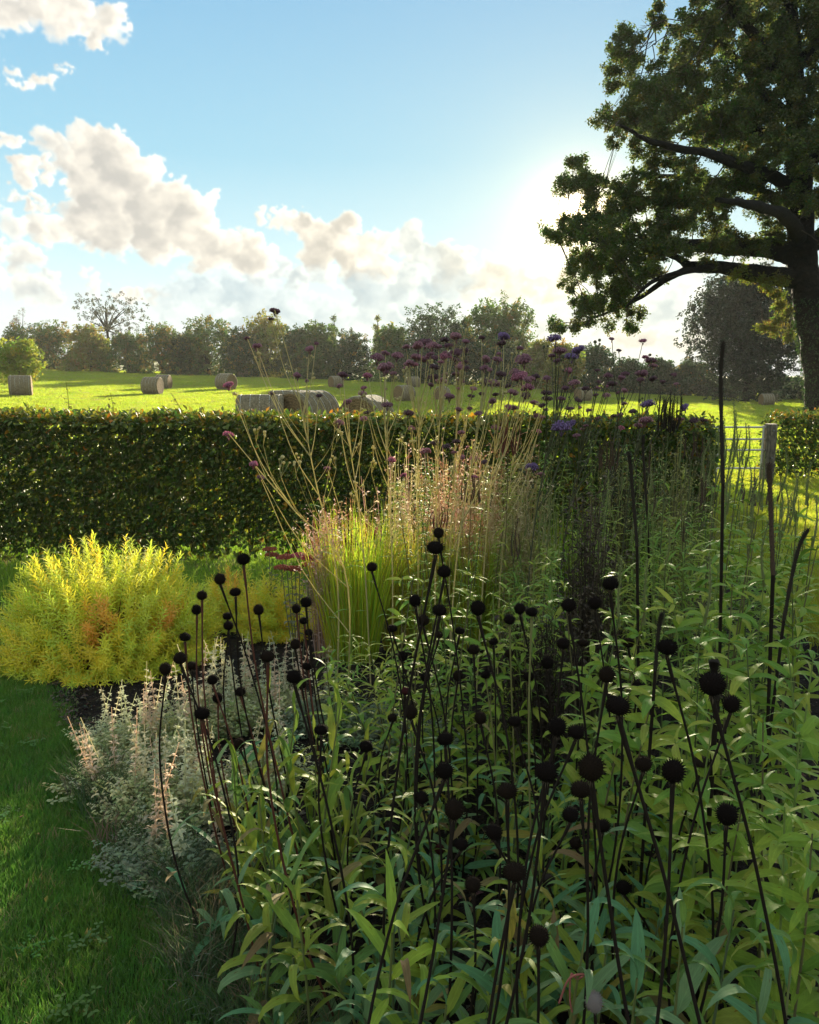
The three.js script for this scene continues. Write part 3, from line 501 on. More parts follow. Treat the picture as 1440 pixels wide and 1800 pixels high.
  part('twigs', tw.build(), mat.twig, oak).userData.kind = 'stuff';
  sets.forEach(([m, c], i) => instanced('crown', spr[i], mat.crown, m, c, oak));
  // ivy up the trunk
  const im = [], ic = [], ig = leafGeo(0.1, 0.045, { prof: ovate, seg: 2, curl: 0.3 });
  for (let k = 0; k < 5200; k++) {
    const f = Math.pow(rnd(), 1.6) * 0.34, n = f * (trunkPts.length - 1), i = Math.floor(n), a = P(...trunkPts[i]), b = P(...trunkPts[i + 1]), w = lerp([112, 80, 62, 54, 48, 42][i], [112, 80, 62, 54, 48, 42][i + 1] ?? 46, n - i) * OD / F / 2, an = rr(0, 6.28);
    const p = a.lerp(b, n - i); p.x += Math.cos(an) * (w + 0.04 + 0.12 * rnd() * rnd()); p.z += Math.sin(an) * (w + 0.04 + 0.1 * rnd());
    im.push(mtx(p, -an + rr(-0.9, 0.9), rr(-1.2, 0.1), rr(-0.7, 0.7), rr(0.8, 1.5))); ic.push(tinted([0.045, 0.09, 0.025], 0.3));
  }
  instanced('ivy', ig, mat.inst, im, ic, oak);
}

// ---------------------------------------------------------------- shared plant pieces
const wideLeaves = [[0.9, 0.10, -0.1], [1.3, 0.25, 0.2], [0.6, 0.05, 0.1], [1.7, 0.3, 0.5], [1.1, 0.2, 0.35], [0.25, 0.0, 0]].map(([curl, fold, a0], i) => leafGeo(1, 0.078 + 0.012 * (i % 3), { curl, fold: 0.15 + fold, a0, seg: 7, wave: 0.12 }));
const blueM = [glossLeaf(0.17, 0.31, 0.08, 0.38), glossLeaf(0.24, 0.37, 0.06, 0.4), glossLeaf(0.13, 0.30, 0.14, 0.34), glossLeaf(0.33, 0.42, 0.06, 0.45), glossLeaf(0.19, 0.31, 0.14, 0.34)];
const brownM = [glossLeaf(0.22, 0.15, 0.07, 0.3, 0.8), glossLeaf(0.3, 0.24, 0.1, 0.35, 0.8)];
const limeM = [glossLeaf(0.36, 0.42, 0.06, 0.5), glossLeaf(0.42, 0.36, 0.07, 0.5)];
const whorlLeaves = [[0.5, 0.2], [0.8, 0.3], [0.3, 0.1], [1.0, 0.25]].map(([curl, fold], i) => leafGeo(1, 0.13 + 0.02 * (i % 2), { curl, fold, seg: 6, wave: 0.06 }));
const whorlM = [glossLeaf(0.29, 0.44, 0.06, 0.45, 0.5), glossLeaf(0.36, 0.48, 0.065, 0.45, 0.5), glossLeaf(0.21, 0.38, 0.065, 0.42, 0.5), glossLeaf(0.42, 0.48, 0.08, 0.45, 0.5)];
const curve = (pts) => new THREE.CatmullRomCurve3(pts);
function addLeaf(root, geos, mats, p, yaw, pitch, L, name = 'leaf', roll = rr(-0.5, 0.5), wide = 1) {
  const m = part(name, pick(geos), pick(mats), root); m.position.copy(p); m.rotation.set(roll, yaw, pitch, 'YZX'); m.scale.set(L, L, L * wide); return m;
}

// ---------------------------------------------------------------- golden bushes (narrow autumn leaves)
function featherShoot(s) {
  srand(s); const g = new Geo();
  for (let k = 0; k < 36; k++) { const t = 0.2 + 0.8 * k / 35, y = t * 0.42; g.leaf(mtx(V(0.03 * Math.sin(t * 3 + s), y, 0.02 * t), k * 2.4, lerp(0.35, 1.05, t) + rr(-0.25, 0.25), 0, rr(0.8, 1.15) * (1 - 0.35 * Math.max(0, t - 0.7))), 0.085, 0.0085, { seg: 3, curl: 0.45, fold: 0.1 }); }
  g.tube([V(0, -0.12, 0), V(0.02, 0.2, 0.01), V(0.03 * Math.sin(3 + s), 0.42, 0.02)], 0.0025, 0.001, 3, 5);
  return g.build();
}
const feather = [featherShoot(71), featherShoot(72), featherShoot(73)];
const goldM = [leafM(0.74, 0.75, 0.07, 0.6), leafM(0.82, 0.74, 0.07, 0.6), leafM(0.60, 0.70, 0.08, 0.6), leafM(0.84, 0.68, 0.06, 0.6)], orangeM = [leafM(0.88, 0.46, 0.09, 0.6), leafM(0.88, 0.54, 0.07, 0.6)];
function goldBush(label, px, basePy, topPy, wPx, n, s, orange = []) {
  srand(s);
  const b = onGround(px, basePy), d = -b.z, root = thing('golden_bush', label, 'bush', b, 'golden narrow-leaved bushes');
  const R = wPx / 2 * d / F, H = at(px, topPy, d).y - b.y, st = new Geo(), ims = [], ics = [];
  for (let k = 0; k < n; k++) {
    const a = rr(0, 6.28), u = Math.sqrt(rnd()), v = Math.acos(lerp(1, -0.12, Math.pow(rnd(), 0.85))), rad = rr(0.72, 1) , x = Math.sin(v) * Math.cos(a), y = Math.cos(v), z = Math.sin(v) * Math.sin(a);
    const L = rr(0.8, 1.1), end = V(x * R * rad, Math.max(0.1, (y * 0.9 + 0.08) * H * rad), z * R * rad * 0.85), dir = V(x * 0.8, 0.5 + y * 0.8, z * 0.8).normalize();
    const scr = end.clone().add(b).sub(camera.position); const cz = scr.z * Math.cos(PITCH) * -1 - scr.y * Math.sin(PITCH), sx = 720 + F * scr.x / cz, sy = 900 - F * (scr.y * Math.cos(PITCH) + scr.z * -1 * Math.sin(PITCH)) / cz;
    const hot = orange.some(([ox, oy, r]) => Math.hypot(ox - sx, oy - sy) < r) && z > -0.2;
    const m = k < 300 ? part('leafy_shoot', pick(feather), hot && rnd() < 0.8 ? pick(orangeM) : pick(goldM), root) : new THREE.Object3D();
    m.quaternion.setFromUnitVectors(V(0, 1, 0), dir); m.rotateY(rr(0, 6.28)); m.position.copy(end).addScaledVector(dir, -0.26 * L); m.scale.setScalar(L * 0.72); if (k >= 300) { m.updateMatrix(); ims.push(m.matrix.clone()); ics.push(tinted(hot && rnd() < 0.6 ? [0.88, 0.5, 0.08] : pick([[0.72, 0.74, 0.07], [0.6, 0.7, 0.08], [0.82, 0.72, 0.06]]), 0.1)); }
    if (k % 3 === 0) st.tube([V(x * 0.12, 0, z * 0.12), V(end.x * 0.6, end.y * 0.5, end.z * 0.6), m.position.clone()], 0.004, 0.0025, 4, 5);
  }
  if (ims.length) instanced('inner_shoots', feather[1], mat.inst, ims, ics, root);
  part('stems', st.build(), M(0.22, 0.12, 0.05, 0.7), root).userData.kind = 'stuff';
}
goldBush('large golden dome-shaped bush in front of the hedge, left of the bed', 190, 1165, 946, 420, 1200, 81, [[170, 1085, 34], [300, 1085, 26]]);
goldBush('small golden bush with an orange tip, right of the large dome', 405, 1110, 990, 130, 170, 82, [[412, 985, 30], [400, 1010, 24]]);
goldBush('low golden bush beside the tall golden grass', 490, 1125, 1000, 150, 240, 83);

// ---------------------------------------------------------------- upright grasses
function grassClump(label, px, basePy, topPy, wPx, n, s, color, o = {}) {
  srand(s);
  const b = onGround(px, basePy); if (o.d) { b.copy(at(px, 900, o.d)); b.y = groundY(b.x, b.z); }
  const d = -b.z, H = at(px, topPy, d).y - b.y, R = wPx / 2 * d / F, root = thing('grass_clump', label, 'grass', b, 'upright grass clumps'), g = new Geo();
  for (let k = 0; k < n; k++) {
    const a = rr(0, 6.28), r = Math.sqrt(rnd()), L = H * rr(0.55, 1.05), q = V(Math.cos(a) * r * R * 0.45, 0, Math.sin(a) * r * R * 0.45);
    g.tint = [color[0] * rr(0.7, 1.2), color[1] * rr(0.75, 1.15), color[2]];
    const ma = mtx(q, -a + rr(-0.5, 0.5), Math.PI / 2 - rr(0.02, 0.26) * r, rr(-1.6, 1.6), 1);
    g.leaf(ma, L, rr(0.0035, 0.0065), { seg: 6, curl: rr(0.02, 0.22), prof: strap, fold: 0.3 });
  }
  part('blades', g.build(true), leafM(1, 1, 1, 0.55, { vertexColors: true }), root).userData.kind = 'stuff';
  if (o.plumes) {
    const pl = new Geo();
    for (let k = 0; k < o.plumes; k++) { const a = rr(0, 6.28), r = Math.sqrt(rnd()) * R, t = V(Math.cos(a) * r, H * rr(0.85, 1.08), Math.sin(a) * r); pl.tube([V(t.x * 0.4, 0, t.z * 0.4), V(t.x * 0.7, t.y * 0.6, t.z * 0.7), t], 0.0016, 0.0008, 3, 5); for (let j = 0; j < 16; j++) { const f = 1 - j * 0.014, p = V(lerp(t.x * 0.4, t.x, f), t.y * f, lerp(t.z * 0.4, t.z, f)); pl.flat(mtx(p, rr(0, 6.28), rr(0.2, 1.1), 0, rr(0.6, 1.2)), 0.03, 0.002); } }
    part('seed_plumes', pl.build(), leafM(0.5, 0.28, 0.14, 0.45), root).userData.kind = 'stuff';
  }
}
grassClump('tall golden-green grass clump glowing left of the dry stems', 622, 1165, 895, 190, 620, 91, [0.5, 0.62, 0.045], { plumes: 26 });
grassClump('slim golden grass tuft just right of the glowing clump', 690, 1150, 885, 60, 130, 92, [0.5, 0.5, 0.05]);
grassClump('bright green grass clump rising amid the shaded stems', 985, 1140, 885, 80, 260, 93, [0.24, 0.36, 0.03]);
grassClump('yellow-green grass behind the tall paired seed heads', 835, 1140, 915, 190, 420, 94, [0.42, 0.5, 0.05], { plumes: 24 });
grassClump('loose yellow-green grass in the centre below the crowded verbena', 745, 1145, 900, 130, 300, 98, [0.5, 0.54, 0.06], { plumes: 24 });
grassClump('thin grass between the bright green clump and the golden grass', 915, 1140, 925, 110, 240, 95, [0.36, 0.46, 0.05]);

// ---------------------------------------------------------------- pale catmint along the lawn edge
const mint = new Geo(); srand(96);
for (let k = 0; k < 26; k++) { const t = k / 25; mint.leaf(mtx(V(0.01 * Math.sin(k), t * 0.26, 0.01 * Math.cos(k)), k * 1.57 + rr(-0.3, 0.3), rr(-0.1, 0.5), 0, rr(0.7, 1.1) * (1.15 - 0.5 * t)), 0.034, 0.0115, { prof: ovate, seg: 3, curl: 0.5, fold: 0.25 }); }
mint.tube([V(0, -0.05, 0), V(0.01, 0.26, 0)], 0.0022, 0.001, 4);
const mintG = mint.build();
const spikeG = (() => { srand(97); const g = new Geo(); g.tube([V(0, -0.06, 0), V(0.004, 0.2, 0)], 0.002, 0.001, 4); for (let k = 0; k < 62; k++) { const t = Math.floor(k / 8) / 8 + 0.02 * rnd(), y = t * 0.19; g.leaf(mtx(V(0, y, 0), rr(0, 6.28), rr(0.1, 0.9), 0, rr(0.7, 1.2) * (1.2 - 0.6 * t)), 0.021, 0.0055, { prof: ovate, seg: 2, curl: 0.4, fold: 0.4 }); } return g.build(); })();
const spikeM = [leafM(0.66, 0.62, 0.42, 0.5), leafM(0.7, 0.55, 0.40, 0.5), leafM(0.6, 0.62, 0.42, 0.5)];
function catmint(label, px, py, wPx, n, spikes, s, hgt = 1, dark = false) {
  srand(s); hgt *= 0.72; const b = onGround(px, py), d = -b.z, R = wPx * 0.39 * d / F, root = thing('catmint_clump', label, 'plant', b, 'pale catmint clumps edging the bed');
  const ms = [], cs = [];
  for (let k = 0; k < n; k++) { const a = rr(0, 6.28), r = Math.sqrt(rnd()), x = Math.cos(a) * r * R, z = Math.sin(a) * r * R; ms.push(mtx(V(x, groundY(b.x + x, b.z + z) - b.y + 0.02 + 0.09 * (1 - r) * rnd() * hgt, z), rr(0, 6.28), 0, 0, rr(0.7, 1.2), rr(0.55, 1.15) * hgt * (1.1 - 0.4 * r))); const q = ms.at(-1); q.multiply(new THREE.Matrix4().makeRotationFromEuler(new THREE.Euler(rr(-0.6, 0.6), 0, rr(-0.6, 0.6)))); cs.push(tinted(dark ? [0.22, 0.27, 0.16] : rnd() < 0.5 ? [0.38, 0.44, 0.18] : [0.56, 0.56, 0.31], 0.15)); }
  instanced('leafy_stems', mintG, mat.inst, ms, cs, root);
  for (let k = 0; k < spikes * 1.1; k++) { const a = rr(0, 6.28), r = Math.sqrt(rnd()) * 0.85; const m = part('flower_spike', spikeG, pick(spikeM), root); m.position.set(Math.cos(a) * r * R, (0.2 + 0.1 * rnd()) * hgt, Math.sin(a) * r * R); m.rotation.set(rr(-0.35, 0.35), rr(0, 6.28), rr(-0.3, 0.45)); m.scale.setScalar(rr(1, 1.6)); }
}
for (const [px, py, w, n, sp, h, dk2, l] of [
  [210, 1330, 130, 120, 5, 0.9, 0, 'pale catmint at the lawn corner below the golden dome'], [185, 1400, 110, 90, 4, 0.7, 0, 'low catmint spilling onto the lawn edge below the mulch'], [300, 1330, 170, 200, 12, 1.15, 0, 'pale catmint full of spikes under the golden dome'],
  [270, 1440, 170, 170, 9, 1, 0, 'grey catmint with leaning spikes mid lawn edge'], [390, 1290, 170, 200, 14, 1.2, 0, 'catmint behind the left group of seed heads'], [360, 1440, 170, 180, 8, 1, 0, 'catmint around the left seed head stalks, nearer'],
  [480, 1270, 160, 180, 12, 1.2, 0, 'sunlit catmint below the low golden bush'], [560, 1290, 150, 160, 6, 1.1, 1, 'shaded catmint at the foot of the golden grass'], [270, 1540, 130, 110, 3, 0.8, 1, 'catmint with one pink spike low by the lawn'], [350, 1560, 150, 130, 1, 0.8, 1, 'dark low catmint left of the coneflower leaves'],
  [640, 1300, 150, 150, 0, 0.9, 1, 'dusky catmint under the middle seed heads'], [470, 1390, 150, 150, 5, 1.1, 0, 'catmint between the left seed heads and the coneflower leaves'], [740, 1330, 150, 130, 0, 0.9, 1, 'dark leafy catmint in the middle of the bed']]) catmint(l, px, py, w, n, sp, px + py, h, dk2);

// ---------------------------------------------------------------- stonecrop heads, reddish
function stonecrop(label, px, py, d, n, s) {
  srand(s); const t = at(px, py, d), b = V(t.x, groundY(t.x, t.z), t.z), root = thing('stonecrop', label, 'flower', b, 'red stonecrop flowers'), H = t.y - b.y;
  for (let k = 0; k < n; k++) {
    const e = V(0.12 * gauss(), H * rr(0.85, 1), 0.08 * gauss()); const st = new Geo().tube([V(e.x * 0.3, 0, e.z * 0.3), V(e.x * 0.7, e.y * 0.5, e.z * 0.7), e], 0.004, 0.003, 5, 5); for (let j = 0; j < 8; j++) st.leaf(mtx(V(e.x * 0.6, e.y * (0.3 + 0.07 * j), e.z * 0.6), j * 2.1, 0.3, 0, 1), 0.06, 0.02, { prof: ovate, seg: 3 }); part('stem', st.build(), M(0.14, 0.15, 0.08), root);
    const hd = new Geo(); for (let j = 0; j < 60; j++) { const a = j * 2.4, r = Math.sqrt(j / 60) * 0.055; hd.add(new THREE.IcosahedronGeometry(0.0075, 0), mtx(V(e.x + Math.cos(a) * r, e.y + 0.02 - r * r * 5 + 0.004 * gauss(), e.z + Math.sin(a) * r), 0, 0, 0, 1)); }
    part('flower_head', hd.build(), pick([leafM(0.3, 0.05, 0.06, 0.25), leafM(0.38, 0.07, 0.12, 0.3), leafM(0.26, 0.07, 0.04, 0.25)]), root);
  }
}
stonecrop('crimson flat flower heads showing behind the golden grass', 632, 915, 6.0, 6, 101);
stonecrop('rust-red flat flower heads left of the golden grass', 520, 978, 5.6, 7, 102);
stonecrop('faded pink flat heads above the low golden bush', 470, 962, 6.2, 3, 103);

// ---------------------------------------------------------------- tall verbena with small purple heads
const verbHead = [111, 112, 113, 114, 115].map((s, hi) => {
  srand(s); const g = new Geo(), sub = 3 + hi % 3;
  for (let q = 0; q < sub; q++) {                      // a head is a few small flower clusters side by side
    const qa = q / sub * 6.28 + rr(-0.4, 0.4), qr = q ? rr(0.35, 0.62) : 0.1, cx = Math.cos(qa) * qr, cz = Math.sin(qa) * qr, cy = rr(-0.1, 0.25), R = rr(0.42, 0.6);
    for (let k = 0; k < 20; k++) { const y = 1 - 1.25 * k / 20, r = Math.sqrt(Math.max(0, 1 - y * y)), a = k * 2.4, p = V(cx + Math.cos(a) * r * R, cy + y * R * 0.8, cz + Math.sin(a) * r * R); g.tint = [0.7, 0.66, 0.68]; g.add(new THREE.IcosahedronGeometry(rr(0.07, 0.13), 0), mtx(p, rr(0, 6), rr(0, 6), 0, 1, 1.3)); g.tint = [1.25, 1.25, 1.25]; g.leaf(mtx(p, -a + rr(-0.5, 0.5), rr(-0.2, 1.1), 0, 1), rr(0.16, 0.3), 0.07, { seg: 2, prof: ovate }); }
    g.tint = [0.36, 0.3, 0.32]; g.add(new THREE.IcosahedronGeometry(R * 0.72, 1), mtx(V(cx, cy, cz), 0, 0, 0, 1, 0.8)); g.tube([V(0, -0.9, 0), V(cx * 0.7, cy - R * 0.5, cz * 0.7)], 0.05, 0.05, 4);
  }
  return g.build(true);
});
const petal = (r, g, b, t) => leafM(r, g, b, t, { vertexColors: true });
const verbM = [petal(0.36, 0.19, 0.24, 0.5), petal(0.55, 0.30, 0.37, 0.55), petal(0.22, 0.13, 0.15, 0.45), petal(0.66, 0.38, 0.44, 0.55)], verbViolet = petal(0.36, 0.25, 0.5, 0.45), verbPink = petal(0.75, 0.34, 0.46, 0.55);
const HEADS = [[483, 545, 16, 0], [476, 560, 9, 0], [434, 593, 9, 0], [450, 607, 14, 0], [544, 612, 15, 0], [556, 603, 9, 0], [522, 659, 14, 0], [540, 669, 8, 0], [478, 692, 8, 0], [560, 695, 10, 0],
  [402, 675, 17, 1, 2], [402, 762, 17, 1, 2], [445, 814, 14, 1, 2], [457, 838, 16, 1], [603, 658, 13, 2], [597, 678, 11, 2], [612, 705, 16, 2], [637, 690, 14, 2], [596, 742, 16, 2], [575, 822, 10, 2], [640, 735, 13, 2],
  [663, 625, 20, 3], [678, 620, 13, 3], [675, 643, 22, 3], [647, 659, 15, 3, 2], [698, 624, 15, 3], [690, 655, 10, 3], [681, 711, 14, 3], [688, 806, 16, 3, 2], [646, 724, 10, 3],
  [714, 609, 11, 4], [736, 606, 20, 4], [748, 600, 20, 4], [760, 605, 17, 4], [733, 627, 18, 4], [751, 628, 18, 4], [719, 635, 14, 4], [761, 628, 14, 4], [717, 724, 18, 4], [724, 752, 10, 4],
  [771, 608, 12, 5], [783, 596, 14, 5], [802, 589, 18, 5], [789, 606, 12, 5], [784, 619, 11, 5], [761, 643, 16, 5], [762, 662, 16, 5], [776, 668, 17, 5], [757, 676, 11, 5], [790, 695, 16, 5], [765, 777, 14, 5], [751, 791, 19, 5], [786, 783, 14, 5],
  [819, 599, 11, 6], [803, 618, 14, 6], [818, 615, 13, 6], [808, 643, 13, 6], [819, 646, 13, 6], [802, 656, 12, 6], [811, 669, 12, 6], [831, 682, 13, 6], [825, 717, 12, 6], [806, 719, 11, 6], [812, 759, 12, 6], [803, 775, 12, 6], [834, 806, 14, 6], [812, 803, 12, 6],
  [847, 593, 11, 7], [853, 630, 17, 7], [876, 631, 14, 7], [878, 621, 9, 7], [850, 670, 18, 7], [867, 671, 18, 7], [841, 726, 11, 7], [867, 704, 14, 7], [873, 751, 16, 7], [853, 810, 12, 7],
  [886, 589, 20, 8, 1], [882, 602, 13, 8], [881, 656, 14, 8], [905, 652, 20, 8], [915, 660, 22, 8, 2], [926, 666, 14, 8], [899, 687, 16, 8], [892, 678, 12, 8], [904, 716, 12, 8],
  [914, 611, 12, 9], [921, 630, 24, 9], [942, 660, 13, 9], [923, 694, 18, 9], [939, 707, 12, 9], [946, 730, 14, 9], [961, 690, 14, 9], [962, 700, 14, 9], [955, 711, 12, 9], [937, 818, 18, 9, 1],
  [977, 592, 20, 10, 1], [970, 624, 12, 10], [984, 617, 12, 10], [1015, 614, 19, 10, 1], [1006, 625, 18, 10, 1], [1009, 671, 16, 10], [987, 700, 11, 10], [988, 748, 24, 10, 1], [1004, 743, 15, 10, 1], [1001, 717, 11, 10],
  [1029, 682, 12, 11], [1017, 703, 11, 11], [1034, 720, 9, 11], [1003, 717, 9, 11], [1051, 650, 9, 11], [1052, 670, 9, 11], [1050, 735, 9, 11], [1066, 693, 12, 11], [1076, 674, 14, 11], [1070, 659, 11, 11],
  [1076, 595, 9, 12], [1092, 662, 13, 12], [1099, 656, 12, 12], [1098, 685, 10, 12], [1092, 728, 12, 12], [1112, 722, 13, 12], [1122, 746, 12, 12], [1131, 598, 11, 12, 2],
  [1145, 632, 17, 13], [1148, 642, 11, 13], [1127, 655, 17, 13], [1148, 665, 13, 13], [1185, 658, 9, 13], [1139, 708, 21, 13, 1], [1205, 713, 16, 13, 1], [1219, 738, 13, 13], [1237, 738, 10, 13]];
const VERB = [[592, 4.5, [[483, 545], [520, 675], [556, 850], [592, 1010]], 'lone tallest verbena left of the crowd, topped by one head against the clouds'], [600, 4.2, [[402, 762], [446, 815], [520, 900], [600, 985]], 'verbena leaning far left over the hedge with pink heads'],
  [640, 4.9, [[603, 658], [612, 760], [632, 900], [642, 1010]], 'thin verbena before the large single bale'], [690, 4.6, [[663, 625], [672, 700], [684, 860], [690, 1010]], 'verbena topped by a tight stack of dull purple heads'], [735, 5.0, [[742, 602], [738, 700], [735, 860], [735, 1010]], 'verbena with a wide dark umbrella of heads'],
  [765, 4.7, [[790, 600], [776, 690], [768, 850], [765, 1010]], 'verbena right of the dark umbrella, under the round tree'], [790, 5.2, [[815, 610], [806, 700], [796, 860], [790, 1010]], 'fine pale-headed verbena in the middle of the crowd'], [800, 4.4, [[876, 600], [855, 680], [828, 820], [800, 1010]], 'verbena with two crossing thick stems in mid crowd'],
  [850, 4.6, [[895, 640], [880, 720], [862, 860], [850, 1010]], 'verbena with bright pink-edged cluster'], [880, 5.0, [[925, 630], [912, 720], [895, 860], [880, 1010]], 'verbena at the right side of the crowd with broad head'], [930, 4.3, [[1005, 620], [985, 700], [955, 830], [930, 1010]], 'verbena with violet heads before the oak branch tip'],
  [985, 4.8, [[1052, 650], [1040, 720], [1010, 850], [985, 1010]], 'dark sparse verbena under the hanging oak branch'], [1040, 5.0, [[1105, 650], [1090, 730], [1062, 860], [1040, 1010]], 'dark verbena left of the bristly spike cluster'], [1090, 4.8, [[1146, 632], [1130, 720], [1108, 850], [1090, 1010]], 'verbena with a violet head beside the bristly spike cluster']];
VERB.forEach(([bx, d, axis, label], vi) => {
  srand(120 + vi * 7);
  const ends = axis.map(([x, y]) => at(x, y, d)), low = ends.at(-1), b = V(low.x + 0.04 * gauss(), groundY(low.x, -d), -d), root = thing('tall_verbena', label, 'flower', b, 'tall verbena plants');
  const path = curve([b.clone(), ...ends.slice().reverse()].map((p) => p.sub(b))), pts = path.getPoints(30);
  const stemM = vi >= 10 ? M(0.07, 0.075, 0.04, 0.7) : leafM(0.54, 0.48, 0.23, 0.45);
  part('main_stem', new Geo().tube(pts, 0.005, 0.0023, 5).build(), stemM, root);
  const mine = HEADS.filter((h) => h[3] === vi).flatMap((h) => vi > 2 && rnd() < 0.45 ? [h, [h[0] + rr(-22, 22), h[1] + rr(8, 40), h[2] * rr(0.55, 0.9), vi, rnd() < 0.3 ? 2 : undefined]] : [h]);
  for (const [x, y, s, , kind] of mine) {
    const dz = vi === 0 ? 0.1 : 0.35, e = at(x, y, d + rr(-dz, dz)).sub(b), sc = s * d / F * 0.62;
    const below = pts.filter((p) => p.y < e.y - 0.09 && p.y > 0.5), far = below.length ? below.reduce((q, p) => { const score = (r) => Math.abs((e.y - r.y) - 0.32 - 0.9 * Math.abs(e.x - r.x)); return score(p) < score(q) ? p : q; }) : pts[20];
    const midp = far.clone().lerp(e, 0.45); midp.x += (far.x - e.x) * -0.06; midp.y -= 0.03 + 0.05 * Math.abs(e.x - far.x);
    const topOne = Math.hypot(x - axis[0][0], y - axis[0][1]) < 10;
    if (!topOne) part('branch', new Geo().tube([far, midp, e], 0.0028, 0.0017, 4, 8).build(), stemM, root);
    const h = part('flower_head', pick(verbHead), kind === 1 ? verbViolet : kind === 2 ? verbPink : pick(verbM), root); h.position.copy(e).add(V(0, -sc * 0.3, 0)); h.scale.set(Math.max(0.011, sc), Math.max(0.011, sc) * 1.1, Math.max(0.011, sc)); h.rotation.set(rr(-0.3, 0.3), rr(0, 6), rr(-0.3, 0.3));
  }
  for (let k = 0; k < 7; k++) {                      // bare forked side shoots lower down
    const p = pts[Math.floor(rr(9, 22))], a = rr(0, 6.28), l = rr(0.18, 0.45), e = p.clone().add(V(Math.cos(a) * l * 0.6, l, Math.sin(a) * l * 0.6)); const g = new Geo().tube([p, p.clone().lerp(e, 0.5).add(V(0, -0.03, 0)), e], 0.0017, 0.001, 3, 6);
    for (let j = 0; j < 3; j++) { const f = e.clone().add(V(0.03 * gauss(), 0.05 + 0.03 * rnd(), 0.03 * gauss())); g.tube([e, f], 0.0011, 0.0009, 3); g.add(new THREE.IcosahedronGeometry(rr(0.005, 0.011), 0), mtx(f, 0, 0, 0, 1)); }
    part('side_shoot', g.build(), stemM, root);
  }
  for (let k = 0; k < 6; k++) addLeaf(root, whorlLeaves, [whorlM[2]], pts[3 + k * 2], k * 3.14 + rr(-0.3, 0.3), rr(0, 0.5), rr(0.07, 0.12), 'leaf', 0, 0.7);
});

// ---------------------------------------------------------------- dry stems in the middle
function dryClump(label, px, topPy, d, wPx, n, s, mats, H0 = 0) {
  srand(s); const b = at(px, 1000, d); b.y = groundY(b.x, b.z); const H = at(px, topPy, d).y - b.y, R = wPx / 2 * d / F, root = thing('dry_perennial', label, 'plant', b, 'dried perennials in the middle of the bed');
  mats.forEach((mm, mi) => {
    const g = new Geo(), sd = new Geo();
    for (let k = mi; k < n; k += mats.length) {
      const x = R * gauss() * 1.0, z = R * gauss() * 0.9, h = H * lerp(0.45, 1.06, Math.pow(rnd(), 0.8)) * (1 - 0.12 * Math.abs(x) / R), base = V(x * 0.55 + 0.03 * gauss(), 0, z * 0.6), top = V(x, h, z); g.tube([base, base.clone().lerp(top, 0.55).add(V(0.02 * gauss(), 0, 0)), top], 0.0028, 0.0015, 3, 6);
      for (let j = 0; j < 6; j++) { const f = rr(0.45, 1), p = base.clone().lerp(top, f), e = p.clone().add(V(0.09 * gauss(), rr(0.04, 0.14), 0.09 * gauss())); g.tube([p, e], 0.0018, 0.0011, 3); for (let q = 0; q < 3; q++) { const ee = e.clone().add(V(0.03 * gauss(), 0.02 * gauss(), 0.03 * gauss())); sd.flat(mtx(ee, rr(0, 6), rr(-0.5, 1), rr(-1, 1), 1), rr(0.015, 0.035), 0.006); } }
      for (let j = 0; j < 4; j++) sd.flat(mtx(base.clone().lerp(top, rr(0.15, 0.8)), rr(0, 6), rr(-1.2, 0.6), rr(-1, 1), 1), rr(0.03, 0.07), 0.005);
    }
    part('thin_stems', g.build(), mm, root).userData.kind = 'stuff'; part('seed_husks', sd.build(), mm, root).userData.kind = 'stuff';
  });
}
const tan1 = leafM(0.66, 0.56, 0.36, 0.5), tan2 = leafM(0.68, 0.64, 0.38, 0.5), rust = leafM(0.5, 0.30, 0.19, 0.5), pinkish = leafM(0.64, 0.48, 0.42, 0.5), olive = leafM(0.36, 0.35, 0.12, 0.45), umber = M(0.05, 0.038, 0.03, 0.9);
dryClump('tangle of pale dry stems just right of the golden grass', 700, 790, 6.0, 120, 48, 131, [tan1, pinkish, tan2]);
dryClump('buff dry stems in the centre under the crowded verbena', 770, 790, 6.1, 130, 54, 132, [tan1, rust, tan2]);
dryClump('rusty dry stems right of the bed centre below the crossing verbena', 835, 800, 5.9, 110, 60, 133, [rust, tan1, olive]);
dryClump('russet feathery dry plumes in front of the hedge centre', 800, 775, 6.3, 150, 80, 141, [rust, pinkish]);
dryClump('brownish thin stems right of the russet plumes', 900, 770, 6.4, 140, 80, 142, [rust, olive]);
dryClump('rust-tipped dry stems above the golden grass', 575, 905, 5.6, 80, 90, 134, [rust, pinkish]);
dryClump('olive dry stems before the dark end of the hedge', 920, 830, 5.6, 130, 100, 135, [olive, tan1]);
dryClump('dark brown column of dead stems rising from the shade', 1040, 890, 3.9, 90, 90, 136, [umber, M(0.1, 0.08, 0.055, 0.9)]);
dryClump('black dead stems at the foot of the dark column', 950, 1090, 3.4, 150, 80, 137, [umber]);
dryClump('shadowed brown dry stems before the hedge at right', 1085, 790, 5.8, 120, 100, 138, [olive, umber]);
dryClump('grey dry stems around the bristly spike cluster', 1190, 775, 5.6, 150, 90, 139, [olive, M(0.14, 0.13, 0.07, 0.9)]);

